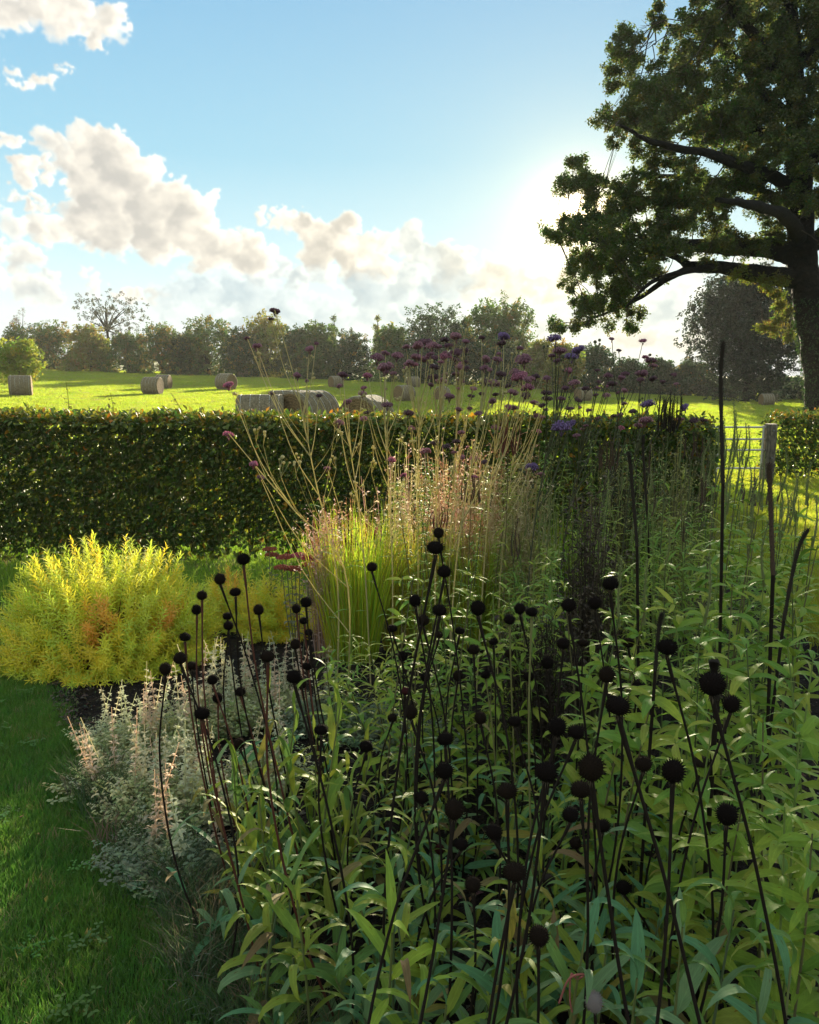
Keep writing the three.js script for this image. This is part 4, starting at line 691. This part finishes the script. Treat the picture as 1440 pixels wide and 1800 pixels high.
// ---------------------------------------------------------------- whorl-leaved stems with seed spikes
const spikeSeed = (() => { srand(140); const g = new Geo(); g.tube([V(0, 0, 0), V(0.1, 0.5, 0), V(0, 1, 0)], (t) => 0.03 * (1 - t * 0.7), 0, 6, 10); for (let k = 0; k < 90; k++) { const t = k / 90, a = k * 2.4, x = 0.1 * Math.sin(t * 3.14); g.flat(mtx(V(x + Math.cos(a) * 0.02, t, Math.sin(a) * 0.02), -a, 0.7, 0, 1), 0.055, 0.014); } return g.build(); })();
const spikeDark = M(0.03, 0.024, 0.018, 0.85), spikeBrown = M(0.075, 0.05, 0.035, 0.85), spikeGreen = leafM(0.2, 0.23, 0.09, 0.3);
let nWhorl = 0;
function whorlPlant(px, topPy, d, o = {}) {
  srand(150 + nWhorl * 11); nWhorl++;
  const t = at(px, topPy, d), lean = o.lean ?? rr(-0.25, 0.25), b = V(t.x - lean * 0.6, 0, t.z + rr(-0.05, 0.05)); b.y = groundY(b.x, b.z);
  const H = t.y - b.y, spike = o.spike ?? 0, root = thing('whorled_plant', o.label, 'plant', b, o.group ?? 'whorl-leaved plants on the right side of the bed');
  const path = curve([V(0, 0, 0), V(lean * 0.15, H * 0.4, 0.02 * gauss()), V(lean * 0.4, H * 0.75, 0), V(lean * 0.6, H, 0)]), sm = o.dark ? mat.darkStem : pick([mat.greenStem, M(0.12, 0.11, 0.05, 0.65), M(0.09, 0.12, 0.045, 0.65)]);
  part('stem', new Geo().tube(path.getPoints(20), 0.0042, 0.0018, 6).build(), sm, root);
  const topL = o.bare ? 0.72 : 0.98, n = o.n ?? Math.round(H * 9), far = d > 3.6;
  if (!far) for (let k = 0; k < n; k++) {
    const f = lerp(0.12, topL, k / (n - 1)), p = path.getPoint(f), m = 4 + Math.floor(rnd() * 3), L = (o.leaf ?? 0.12) * (1 - 0.45 * Math.pow(f, 3)) * rr(0.85, 1.15), ph = rr(0, 6.28);
    for (let j = 0; j < m; j++) addLeaf(root, whorlLeaves, whorlM, p, ph + j / m * 6.283 + rr(-0.4, 0.4), rr(-0.35, 0.6) + 0.25 * f, L * rr(0.6, 1.25), 'leaf', rr(-0.6, 0.6), rr(0.85, 1.3));
  } else {
    const g = new Geo();
    for (let k = 0; k < n; k++) { const f = lerp(0.15, topL, k / (n - 1)), p = path.getPoint(f), ph = rr(0, 6.28); for (let j = 0; j < 5; j++) g.leaf(mtx(p, ph + j * 1.256, rr(-0.1, 0.6), rr(-0.3, 0.3), 1), (o.leaf ?? 0.11) * rr(0.7, 1.1), 0.0085, { seg: 4, curl: 0.6 }); }
    part('whorled_leaves', g.build(), pick(whorlM), root).userData.kind = 'stuff';
  }
  const top = path.getPoint(1);
  for (let k = 0; k < spike; k++) {                  // candelabra of slender seed spikes
    const m = part('seed_spike', spikeSeed, o.spikeMat ?? spikeBrown, root), a = k / spike * 6.28 + rr(-0.4, 0.4), r = k ? 0.03 + 0.035 * rnd() : 0, L = (o.spikeLen ?? 0.14) * (k ? rr(0.7, 1) : 1.15);
    m.position.copy(top).add(V(Math.cos(a) * r, -0.03 - 0.03 * rnd(), Math.sin(a) * r)); m.rotation.set(Math.sin(a) * r * 2.2, rr(0, 6), -Math.cos(a) * r * 2.2); m.scale.set(0.08 + L * 0.35, L, 0.08 + L * 0.35);
  }
  return root;
}
// single long spikes that stand out
function tallSpike(px, topPy, botPy, d, wPx, label, bend, m = spikeDark, baseDx = 0) {
  srand(px); const a = at(px, topPy, d), c = at(px + baseDx * 0.5, botPy, d), b = V(at(px + baseDx, 1200, d).x, 0, -d); b.y = groundY(b.x, b.z); const root = thing('tall_seed_spike', label, 'plant', b, 'tall dark seed spikes');
  const L = a.distanceTo(c), r = wPx * d / F / 2, g = new Geo(), pts = [c, c.clone().lerp(a, 0.55), c.clone().lerp(a, 0.85).add(V(bend * 0.15 * L, 0, 0)), a.clone().add(V(bend * 0.5 * L, 0, 0))].map((p) => p.sub(b)), cu = curve(pts), n = 240;
  g.tube(cu.getPoints(24), (t) => r * (0.75 + 0.1 * Math.sin(t * 40)) * Math.pow(Math.min(1, (1.02 - t) * 9), 0.5), 0, 8);
  for (let k = 0; k < n; k++) { const t = k / n, p = cu.getPoint(t), an = k * 2.4; g.flat(mtx(p.clone().add(V(Math.cos(an) * r * 0.6, 0, Math.sin(an) * r * 0.6)), -an, 0.8, 0, 1), r * 1.1, r * 0.3); }
  part('seed_spike', g.build(), m, root);
  part('stem', new Geo().tube([V(0, 0, 0), V(pts[0].x * 0.4, pts[0].y * 0.5, 0), pts[0].clone()], 0.005, r * 0.7, 6, 12).build(), mat.darkStem, root);
}
tallSpike(1265, 602, 850, 2.6, 9, 'tallest black seed spike with hooked tip, crossing the field behind', 0.05, spikeDark, 12);
tallSpike(1107, 795, 960, 3.0, 8, 'black seed spike with a curled tip before the dark dry column', -0.02, spikeDark, 26);
tallSpike(1352, 815, 1010, 2.5, 11, 'thick dark seed spike standing in front of the gate post', 0.0, spikeBrown, 14);
tallSpike(1408, 930, 1090, 2.2, 9, 'bent seed spike near the picture edge against the lit grass', 0.16, spikeDark, -60);
tallSpike(1160, 1078, 1180, 2.1, 9, 'short seed spike rising amid the pale whorled leaves', 0.08, spikeDark, -16);
tallSpike(1128, 765, 900, 4.2, 6, 'slim seed spike among the shaded dry stems', 0.05, spikeDark, 20);
tallSpike(1255, 1165, 1230, 1.9, 16, 'stubby dark spike just behind a big round seed head', 0, spikeDark, 10);
// plants: far rows first
const farW = [];
for (let k = 0; k < 46; k++) farW.push(k);
srand(160);
const rowF = farW.map((k) => [880 + k * 12 + rr(-12, 12), k < 10 ? rr(885, 985) : k > 33 ? rr(860, 985) : rr(800, 950), rr(3.7, 5.6)]).sort((a, b) => a[0] - b[0]);
rowF.forEach(([x, y, d], i) => whorlPlant(x, y, d, { label: `slender leafy stem in the back thicket, ${ord(i % 23)} ${i < 23 ? 'counting from the dry stems' : 'counting from the hooked spike'}`, spike: i % 3 === 0 ? 3 : 1, spikeMat: pick([spikeBrown, spikeGreen, spikeGreen]), spikeLen: rr(0.1, 0.2), bare: true, n: 15, group: 'slender leafy stems of the back thicket' }));
for (const [x, y, d, n, L, l, m] of [[1180, 742, 4.4, 22, 0.2, 'bristly cluster of upright seed spikes before the sunlit field', spikeDark], [895, 785, 4.8, 14, 0.2, 'rusty cluster of upright seed spikes before the hedge end', leafM(0.16, 0.06, 0.045, 0.3)], [828, 870, 4.8, 10, 0.16, 'dark greenish spike cluster among the buff dry stems', spikeBrown], [1325, 870, 3.8, 9, 0.15, 'purplish spike cluster beside the gate post', leafM(0.09, 0.055, 0.06, 0.3)], [775, 915, 4.9, 9, 0.13, 'maroon spike cluster above the tall paired seed heads', leafM(0.14, 0.04, 0.04, 0.3)], [1068, 810, 4.7, 10, 0.18, 'brown spike cluster at the shaded hedge', spikeBrown], [1215, 790, 4.6, 8, 0.14, 'small spike cluster right of the bristly one', spikeBrown]])
  whorlPlant(x, y, d, { label: l, spike: n, spikeLen: L, spikeMat: m, bare: true, n: 10, group: 'clusters of upright seed spikes', lean: 0.02 });
for (const [x, y, d, l] of [[1288, 790, 3.2, 'pale green spikes leaning over the gate rails'], [1262, 830, 3.3, 'pale feathery spikes left of the gate']]) whorlPlant(x, y, d, { label: l, spike: 6, spikeLen: 0.2, spikeMat: spikeGreen, bare: true, n: 12, group: 'pale seed spikes by the gate', lean: 0.05 });
const gateW = [[1272, 815, 3.4], [1292, 845, 3.1], [1318, 800, 3.5], [1338, 860, 3.0], [1362, 880, 3.2], [1385, 850, 3.4], [1405, 900, 3.0], [1428, 870, 3.3], [1280, 880, 2.9], [1322, 905, 2.8], [1372, 925, 2.8], [1420, 940, 2.7]];
gateW.sort((a, b) => a[0] - b[0]).forEach(([x, y, d], i) => whorlPlant(x, y, d, { label: `tall leafy stem in front of the gate and lit grass, ${ord(i)} from left`, leaf: 0.1, n: 11, spike: i % 2 ? 3 : 1, spikeLen: 0.16, spikeMat: spikeGreen, lean: rr(-0.15, 0.15), group: 'tall leafy stems in front of the gate' }));
const nearW = [[1085, 1075, 2.55], [1130, 1065, 2.7], [1180, 1050, 2.6], [1235, 1075, 2.45], [1290, 1030, 2.5], [1345, 1010, 2.6], [1400, 1000, 2.5], [1440, 960, 2.6], [1110, 1165, 2.3], [1165, 1180, 2.1], [1230, 1150, 2.2], [1310, 1130, 2.1], [1375, 1120, 2.0], [1430, 1150, 1.9], [1180, 1290, 1.95], [1260, 1270, 1.85], [1340, 1260, 1.75], [1410, 1290, 1.65], [1470, 1330, 1.55], [1380, 1420, 1.5], [1300, 1400, 1.7], [1440, 1480, 1.4], [1110, 1260, 2.3], [1040, 1150, 2.9], [1090, 1000, 3.3], [1170, 985, 3.3], [1250, 960, 3.3], [1330, 940, 3.3], [1410, 900, 3.3]];
nearW.sort((a, b) => a[0] - b[0]).forEach(([x, y, d], i) => whorlPlant(x, y, d, { label: `broad whorl-leaved stem on the right of the bed, ${ord(i)} from its left end`, leaf: d < 2 ? 0.145 : 0.15, n: d > 2.8 ? 8 : 9, spike: d > 2.4 && i % 2 ? 1 : 0, spikeLen: 0.2, spikeMat: spikeGreen }));
srand(165);
['left', 'middle', 'right'].forEach((w, wi) => { for (let k = 0; k < 9; k++) { const x = [570, 690, 830][wi] + k * 13 + rr(-8, 8); whorlPlant(x, rr(1090, 1220), rr(3.2, 4.3), { label: `low leafy stem filling the ${w} gap behind the tall seed heads, ${ord(k)} from left`, n: 8, leaf: 0.11, group: 'low leafy stems filling the bed behind the seed heads' }); } });
for (let k = 0; k < 30; k++) { const x = 650 + k * 20 + rr(-12, 12); whorlPlant(x, x < 860 ? rr(800, 930) : rr(770, 900), rr(5.0, 6.4), { label: `tall fine leafy stem before the hedge, ${ord(k)} from the golden grass`, n: 22, leaf: 0.085, spike: k % 2, spikeLen: 0.12, spikeMat: k % 3 ? spikeGreen : spikeBrown, group: 'tall fine leafy stems before the hedge', lean: rr(-0.3, 0.3) }); }
// finely leaved green stems at the back of the middle
srand(170);
for (let k = 0; k < 12; k++) { const x = 700 + k * 27 + rr(-8, 8); whorlPlant(x, rr(960, 1060), rr(3.1, 3.55), { label: `fresh green whorled stem behind the middle seed heads, ${ord(k)} from the golden grass`, n: 9, leaf: 0.1, group: 'green stems behind the middle seed heads' }); }

// ---------------------------------------------------------------- coneflower seed heads
const coneG = [[1, 0.92, 0.9], [1, 1.08, 1], [1.04, 0.82, 0.85]].map(([w, h, q], i) => {
  srand(180 + i); const g = new Geo(), n = 230; g.add(new THREE.SphereGeometry(0.8, 14, 10), mtx(V(0, 0, 0), 0, 0, 0, w, h * 1.02, w));
  for (let k = 0; k < n; k++) {
    const y = 1 - 2 * (k + 0.5) / n, r = Math.sqrt(1 - y * y), a = k * 2.39996; if (y < -0.78) continue;
    const dir = V(r * Math.cos(a), y, r * Math.sin(a)), c = V(dir.x * 0.74 * w, dir.y * 0.74 * h, dir.z * 0.74 * w), e = V(dir.x * w, dir.y * h + 0.03, dir.z * w).multiplyScalar(rr(0.97, 1.1) + 0.04 * gauss());
    const s1 = dir.clone().cross(V(0.3, 1, 0.2)).normalize().multiplyScalar(0.06), s2 = dir.clone().cross(s1).normalize().multiplyScalar(0.06), id = [0, 2.09, 4.19].map((t) => { const p = c.clone().addScaledVector(s1, Math.cos(t)).addScaledVector(s2, Math.sin(t)); return g.v(p.x, p.y, p.z); }), tip = g.v(e.x, e.y, e.z);
    g.tri(id[0], id[1], tip); g.tri(id[1], id[2], tip); g.tri(id[2], id[0], tip);
  }
  return g.build();
});
const bractG = (() => { srand(184); const g = new Geo(); for (let k = 0; k < 11; k++) g.leaf(mtx(V(0, -0.78, 0), k * 0.57 + rr(-0.2, 0.2), rr(-0.9, -0.1), 0, rr(0.6, 1.1)), 0.75, 0.07, { seg: 3, curl: 0.5 }); return g.build(); })();
const coneM = [mat.cone, M(0.015, 0.010, 0.007, 0.95, { specularIntensity: 0.1 }), M(0.010, 0.007, 0.006, 0.95, { specularIntensity: 0.1 })], coneRed = M(0.05, 0.014, 0.015, 0.9, { specularIntensity: 0.1 }), coneGrey = M(0.03, 0.024, 0.02, 0.95, { specularIntensity: 0.1 });
const SH = [[428, 983, 22], [387, 1018, 20], [414, 1041, 20], [355, 1047, 20], [346, 1072, 19], [400, 1083, 18], [402, 1100, 18], [455, 1072, 19], [325, 1120, 21], [317, 1157, 24], [291, 1176, 23], [337, 1170, 17], [374, 1195, 21], [383, 1227, 18], [356, 1254, 27], [423, 1216, 19], [421, 1307, 20], [471, 1154, 28], [538, 1059, 20], [521, 1070, 16], [535, 1091, 16], [543, 1112, 16], [519, 1133, 20], [541, 1171, 18], [517, 1190, 29], [530, 1201, 20], [565, 1283, 25],
  [654, 997, 18], [771, 937, 20], [766, 963, 31], [781, 1005, 24], [730, 1056, 22], [773, 1073, 25], [744, 1091, 22], [840, 1069, 28], [808, 1109, 19], [896, 1089, 20], [914, 1070, 21], [935, 1076, 22], [1000, 1064, 28], [1046, 1060, 22], [1073, 1027, 27], [991, 1131, 23], [708, 1154, 17], [772, 1116, 16], [713, 1215, 17, 'r'], [722, 1252, 25], [783, 1299, 31], [644, 1312, 23], [895, 1149, 16], [854, 1186, 18], [833, 1142, 20],
  [1067, 1186, 30], [1087, 1241, 47], [1252, 1203, 45], [1286, 1238, 29], [1173, 1138, 32], [1260, 1168, 20], [980, 1278, 33], [1013, 1287, 31], [782, 1355, 37], [799, 1423, 39], [892, 1391, 39], [960, 1357, 42], [1040, 1350, 49], [1022, 1388, 38], [1132, 1343, 31], [1184, 1356, 44], [1233, 1340, 27, 'g'], [1267, 1384, 25, 'g'], [1278, 1432, 37], [1222, 1437, 25], [812, 1484, 28], [773, 1493, 20, 'r'], [905, 1533, 41], [832, 1555, 33], [978, 1487, 22], [964, 1547, 25, 'g'], [947, 1645, 40], [1196, 1577, 25, 'g'], [993, 1792, 30], [1004, 1432, 30], [1012, 1482, 24], [690, 1105, 16], [748, 1190, 18], [805, 1188, 19], [868, 1128, 17], [930, 1190, 20], [962, 1165, 22], [1025, 1130, 19], [690, 1262, 19], [845, 1262, 24], [905, 1268, 26], [1105, 1130, 20], [1120, 1208, 22], [1060, 1452, 28], [868, 1462, 30], [742, 1402, 26], [1150, 1470, 26], [1096, 1560, 28], [880, 1640, 30]];
const LEAN = { '1252,1203': 0.22, '1087,1241': 0.24, '1184,1356': -0.12, '960,1357': -0.2, '1040,1350': 0.22, '766,963': -0.09, '654,997': 0.09, '782,1355': -0.15, '799,1423': -0.2, '905,1533': -0.06, '947,1645': -0.05, '1173,1138': 0.14, '1278,1432': -0.1, '1222,1437': 0.08, '1073,1027': -0.02, '1286,1238': -0.1, '892,1391': -0.16, '832,1555': -0.12, '812,1484': -0.14, '1022,1388': -0.03, '840,1069': 0.02 };
const zones = [['golden', 'left seed head before golden bush and catmint', (x) => x < 620], ['upper', 'seed head in the upper row before lit grass', (x, y) => x >= 620 && x < 1110 && y < 1160], ['centre', 'seed head low among leaves in mid bed', (x) => x < 870], ['front', 'seed head in the thick front group', (x) => x < 1100], ['right', 'seed head before the pale whorled leaves', () => true]];
const zoneOf = SH.map(([x, y]) => zones.findIndex((z) => z[2](x, y)));
SH.forEach(([x, y, s, kind], i) => {
  srand(200 + i * 5);
  const z = zoneOf[i], rank = SH.filter((h, j) => zoneOf[j] === z && (h[0] < x || (h[0] === x && j < i))).length;
  const d = clamp(F * 0.036 / s, 0.95, 2.9) * (1 + 0.04 * gauss()), head = at(x, y, d), ln = 0.72 * (LEAN[`${x},${y}`] ?? (x < 620 ? rr(0.12, 0.24) : rr(-0.08, 0.1)));
  const h0 = head.y + 0.09 * d, b = V(head.x + ln * h0, 0, head.z + rr(-0.12, 0.12)); b.y = groundY(b.x, b.z);
  const size = s > 40 ? 'large ' : s < 19 ? 'small ' : '', tone = kind === 'r' ? 'reddish ' : kind === 'g' ? 'brownish ' : 'black ';
  const root = thing('coneflower', `${size}${tone}${zones[z][1]}, ${ord(rank)} from left`, 'flower', b, 'coneflower seed heads');
  const top = head.clone().sub(b), H = top.y, r = s / 2 * d / F * 1.14 * rr(0.92, 1.1), bend = rr(-0.09, 0.09);
  const path = curve([V(0, 0, 0), V(top.x * 0.25 + bend, H * 0.35, top.z * 0.3), V(top.x * 0.7 + bend * 0.8, H * 0.72, top.z * 0.7), top.clone().add(V(0, -r * 0.8, 0))]);
  const pale = [896, 935, 854].includes(x);
  part('stem', new Geo().tube(path.getPoints(24), (t) => lerp(0.0036, 0.0025, t) + (t > 0.95 ? 0.0015 : 0), 0, 7).build(), x < 620 ? pick([mat.darkStem, mat.darkStem, mat.redStem]) : pale ? M(0.17, 0.17, 0.06, 0.65) : mat.darkStem, root);
  const c = part('seed_head', coneG[i % 3], kind === 'r' ? coneRed : kind === 'g' ? coneGrey : pick(coneM), root); c.position.copy(top); c.scale.setScalar(r); c.rotation.set(rr(-0.2, 0.2), rr(0, 6), rr(-0.15, 0.15));
  const br = part('dried_bracts', bractG, mat.bract, root); br.position.copy(top); br.scale.setScalar(r * 0.95); br.rotation.y = rr(0, 6);
  const n = x < 620 ? 4 : 6;
  for (let k = 0; k < n; k++) { const f = lerp(0.08, 0.5, k / n) + 0.04 * rnd(), p = path.getPoint(f); addLeaf(root, wideLeaves, rnd() < 0.12 ? limeM : rnd() < 0.1 ? brownM : blueM, p, k * 2.4 + rr(-0.4, 0.4), rr(0.3, 1.0), rr(0.12, 0.2) * (1.15 - f * 0.6), 'leaf', rr(-0.5, 0.5), rr(0.9, 1.25)); }
});
// leafy shoots of the same plants, without a head
function leafyShoot(px, py, d, label, o = {}) {
  const t = at(px, py, d), b = V(t.x + rr(-0.08, 0.08), 0, t.z + rr(-0.05, 0.05)); b.y = groundY(b.x, b.z); const H = Math.max(0.12, t.y - b.y), root = thing('leafy_coneflower', label, 'plant', b, o.group ?? 'leafy coneflower shoots without heads');
  const path = curve([V(0, 0, 0), V((t.x - b.x) * 0.3, H * 0.5, 0.02 * gauss()), V(t.x - b.x, H, t.z - b.z)]), n = o.n ?? 12;
  part('stem', new Geo().tube(path.getPoints(14), 0.0045, 0.0022, 6).build(), pick([M(0.13, 0.15, 0.05, 0.6), M(0.08, 0.11, 0.05, 0.6)]), root);
  for (let k = 0; k < n; k++) { const f = lerp(0.1, 1, k / (n - 1)), p = path.getPoint(f); addLeaf(root, wideLeaves, o.mats ?? (rnd() < 0.12 ? limeM : rnd() < 0.08 ? brownM : blueM), p, k * 2.4 + rr(-0.4, 0.4), lerp(0.15, 1.05, f * f) + rr(-0.2, 0.3) + (o.up ?? 0), (o.L ?? 0.19) * rr(0.75, 1.15) * (1 - 0.35 * f * f), 'leaf', rr(-0.5, 0.5), rr(0.9, 1.3)); }
  return root;
}
srand(300);
const SHOOTS = [];
for (let k = 0; k < 84; k++) { const d = rr(1.45, 3.1), lo = lerp(500, 420, (d - 1.45) / 1.65), px = rr(lo, 1260), py = lerp(1700, 1330, Math.pow((d - 1.45) / 1.65, 0.7)) + rr(-60, 90) - (px > 600 && px < 760 ? 20 : 0); SHOOTS.push([px, py, d]); }
SHOOTS.sort((a, b) => a[0] - b[0]).forEach(([px, py, d], i) => { const nth = i % 28, third = Math.floor(i / 28); leafyShoot(px, py, d, `headless leafy shoot, ${ord(nth)} from the left of ${['those by the catmint', 'those in mid bed', 'those under the front seed heads'][third]}`, { L: d < 2 ? 0.2 : 0.18, n: d < 2 ? 13 : 11, mats: px < 600 ? (rnd() < 0.5 ? [blueM[1], blueM[3]] : undefined) : undefined }); });
leafyShoot(690, 1640, 1.55, 'bright green arching shoot low in the centre foreground', { mats: [glossLeaf(0.42, 0.56, 0.07, 0.4), glossLeaf(0.34, 0.5, 0.07, 0.4)], n: 12, L: 0.24 });
leafyShoot(745, 1760, 1.5, 'bright green rosette at the bottom of the picture', { mats: [glossLeaf(0.38, 0.53, 0.08, 0.4)], n: 14, L: 0.22 });
for (const [x, y, d, l] of [[592, 1235, 2.7, 'sunlit lime leaves standing upright right of a pair of pale stems'], [556, 1300, 2.6, 'sunlit lime leaves beside the low black head'], [470, 1225, 2.8, 'lime leaf fan behind the left seed head stalks'], [610, 1360, 2.5, 'yellow-green shoot below the sunlit lime leaves'], [430, 1400, 2.6, 'yellow-green shoot at the left side of the coneflower leaves']]) leafyShoot(x, y, d, l, { mats: [limeM[0], blueM[3], limeM[0]], n: 7, L: 0.17 });
leafyShoot(722, 1285, 2.4, 'shoot with one upright lime-yellow leaf below a round head', { mats: [limeM[0]], n: 4, L: 0.2 });
for (const [x, y, d, l] of [[1200, 1630, 1.35, 'broad blue-green leaves left of the lower right corner'], [1290, 1600, 1.4, 'blue-green leaves in front of the right seed heads'], [1390, 1700, 1.3, 'blue-green rosette in the lower right corner'], [1120, 1720, 1.35, 'blue-green leaves at the bottom near the red tie'], [1030, 1640, 1.4, 'blue-green shoot behind the red tie'], [1330, 1760, 1.25, 'blue-green leaves at the bottom edge, right'], [480, 1790, 1.75, 'dark blue-green rosette at the bottom near the lawn'], [590, 1720, 1.75, 'shaded shoot left of the bright green arching one'], [380, 1640, 2.2, 'low grey-green leaves by the lawn edge'], [640, 1790, 1.6, 'dark leaves under the bright green arching shoot']])
  leafyShoot(x, y, d, l, { mats: [blueM[0], blueM[2], blueM[4]], n: 13, L: 0.22 });

srand(305);
[[455, 1395], [500, 1330], [540, 1420], [585, 1300], [430, 1470], [620, 1400], [560, 1480], [480, 1500], [650, 1330], [600, 1230], [410, 1340], [520, 1250]].sort((a, b) => a[0] - b[0]).forEach(([x, y], i) => leafyShoot(x, y, rr(2.1, 2.7), `upright strap-leaved shoot between the catmint and mid bed, ${ord(i)} from left`, { mats: [blueM[3], blueM[1], limeM[0], blueM[0]], n: 9, L: 0.23, up: 0.55, group: 'upright strap-leaved shoots at the left of the coneflowers' }));
// ---------------------------------------------------------------- small things in the foreground
{
  const p = at(1012, 1715, 1.4), tie = thing('garden_tie', 'faded red looped tie hanging on a stem at the bottom', 'tie', p);
  part('loop', new Geo().tube([V(-0.03, -0.06, 0), V(-0.012, 0.0, 0.006), V(0.01, 0.012, 0.01), V(0.016, 0, 0), V(0.004, -0.012, -0.006), V(-0.008, 0.004, 0), V(-0.01, -0.05, 0.004), V(-0.004, -0.08, 0)], 0.0022, 0.0018, 6, 40).build(), M(0.32, 0.11, 0.09, 0.8), tie);
  const q = at(1045, 1762, 1.35), b = V(q.x, groundY(q.x, q.z), q.z), dead = thing('pale_seed_head', 'pale grey spent seed head on a short stalk at the bottom', 'flower', b);
  part('stem', new Geo().tube([V(0, 0, 0), V(0.02, (q.y - b.y) * 0.5, 0), q.clone().sub(b)], 0.004, 0.003, 6, 8).build(), mat.darkStem, dead);
  const h = part('seed_head', coneG[1], M(0.2, 0.17, 0.16, 0.95), dead); h.position.copy(q).sub(b); h.scale.set(0.018, 0.022, 0.018);
}
srand(310);
const litter = [], lc = [], lg = leafGeo(0.05, 0.014, { prof: ovate, seg: 2, curl: 0.6 });
for (let k = 0; k < 5200; k++) { const d = rr(1.4, 6.5), x = rnd() < 0.4 ? edgeX(d) + Math.abs(gauss()) * 0.25 - 0.04 : lerp(edgeX(d), bedRight(d), rnd()); litter.push(mtx(V(x, groundY(x, -d) + 0.045, -d), rr(0, 6.28), rr(-0.4, 0.5), rr(-0.5, 0.5), rr(0.4, 1.1))); lc.push(tinted(pick([[0.09, 0.06, 0.04], [0.14, 0.10, 0.06], [0.05, 0.04, 0.03], [0.07, 0.08, 0.03]]), 0.3)); }
const lit = instanced('leaf_litter', lg, mat.instDull, litter, lc, scene); lit.userData = { kind: 'stuff', label: 'dead leaves and chips scattered over the bare soil', category: 'leaf litter' };
const edging = [], ec = [], eg2 = tuftGeo(26, 0.06, 0.2, 0.0022, 44, 1.1);
for (let k = 0; k < 240; k++) { const d = rr(1.6, 3.6), x = edgeX(d) + 0.02 + 0.16 * gauss(); edging.push(mtx(V(x, groundY(x, -d) + 0.01, -d), rr(0, 6.28), 0, 0, rr(0.5, 1))); ec.push(tinted(rnd() < 0.3 ? [0.2, 0.17, 0.1] : [0.08, 0.14, 0.05], 0.2)); }
const edm = instanced('edge_grass', eg2, mat.inst, edging, ec, scene); edm.userData = { kind: 'stuff', label: 'long untrimmed grass along the lawn edge beside the bed', category: 'grass' };
const clover = new Geo(); srand(320); for (let k = 0; k < 12; k++) { const a = rr(0, 6.28), r = Math.sqrt(rnd()) * 0.06; for (let j = 0; j < 3; j++) clover.leaf(mtx(V(Math.cos(a) * r, 0.035 + 0.012 * rnd(), Math.sin(a) * r), j * 2.09 + a, 0.15, 0, 1), 0.016, 0.007, { prof: ovate, seg: 2, fold: 0.1, curl: 0.2 }); }
const fl = [], fc = []; for (let k = 0; k < 130; k++) { const d = 1.5 + rnd() * 4, x = edgeX(d) - rnd() * 2; fl.push(mtx(V(x, groundY(x, -d) + 0.045, -d), rr(0, 6.28), rr(-0.3, 0.3), rr(-0.4, 0.4), rr(0.6, 1.1))); fc.push(tinted(pick([[0.3, 0.2, 0.06], [0.2, 0.13, 0.06], [0.4, 0.32, 0.07]]), 0.25)); }
const fallen = instanced('fallen_leaves', lg, mat.instDull, fl, fc, scene); fallen.userData = { kind: 'stuff', label: 'few fallen yellow and brown leaves lying on the lawn', category: 'fallen leaves' };
const cm = [], cc = []; for (let k = 0; k < 170; k++) { const d = 1.5 + rnd() * 3.5, x = edgeX(d) - rnd() * 2.2; if (fbm(x * 2.2, d * 2.2, 2, 4) < -0.12) continue; cm.push(mtx(V(x, groundY(x, -d) + 0.01, -d), rr(0, 6.28), 0, 0, rr(0.8, 1.3))); cc.push(tinted([0.10, 0.23, 0.045], 0.2)); }
const cmesh = instanced('clover', clover.build(), mat.inst, cm, cc, scene); cmesh.userData = { kind: 'stuff', label: 'clover patches growing through the lawn', category: 'clover' };

// ---------------------------------------------------------------- draw
const renderer = new THREE.WebGLRenderer({ antialias: true });
renderer.setSize(819, 1024);
renderer.toneMapping = THREE.LinearToneMapping;
renderer.toneMappingExposure = EXPOSURE;
renderer.shadowMap.enabled = true; renderer.shadowMap.type = THREE.PCFSoftShadowMap;
renderer.render(scene, camera);
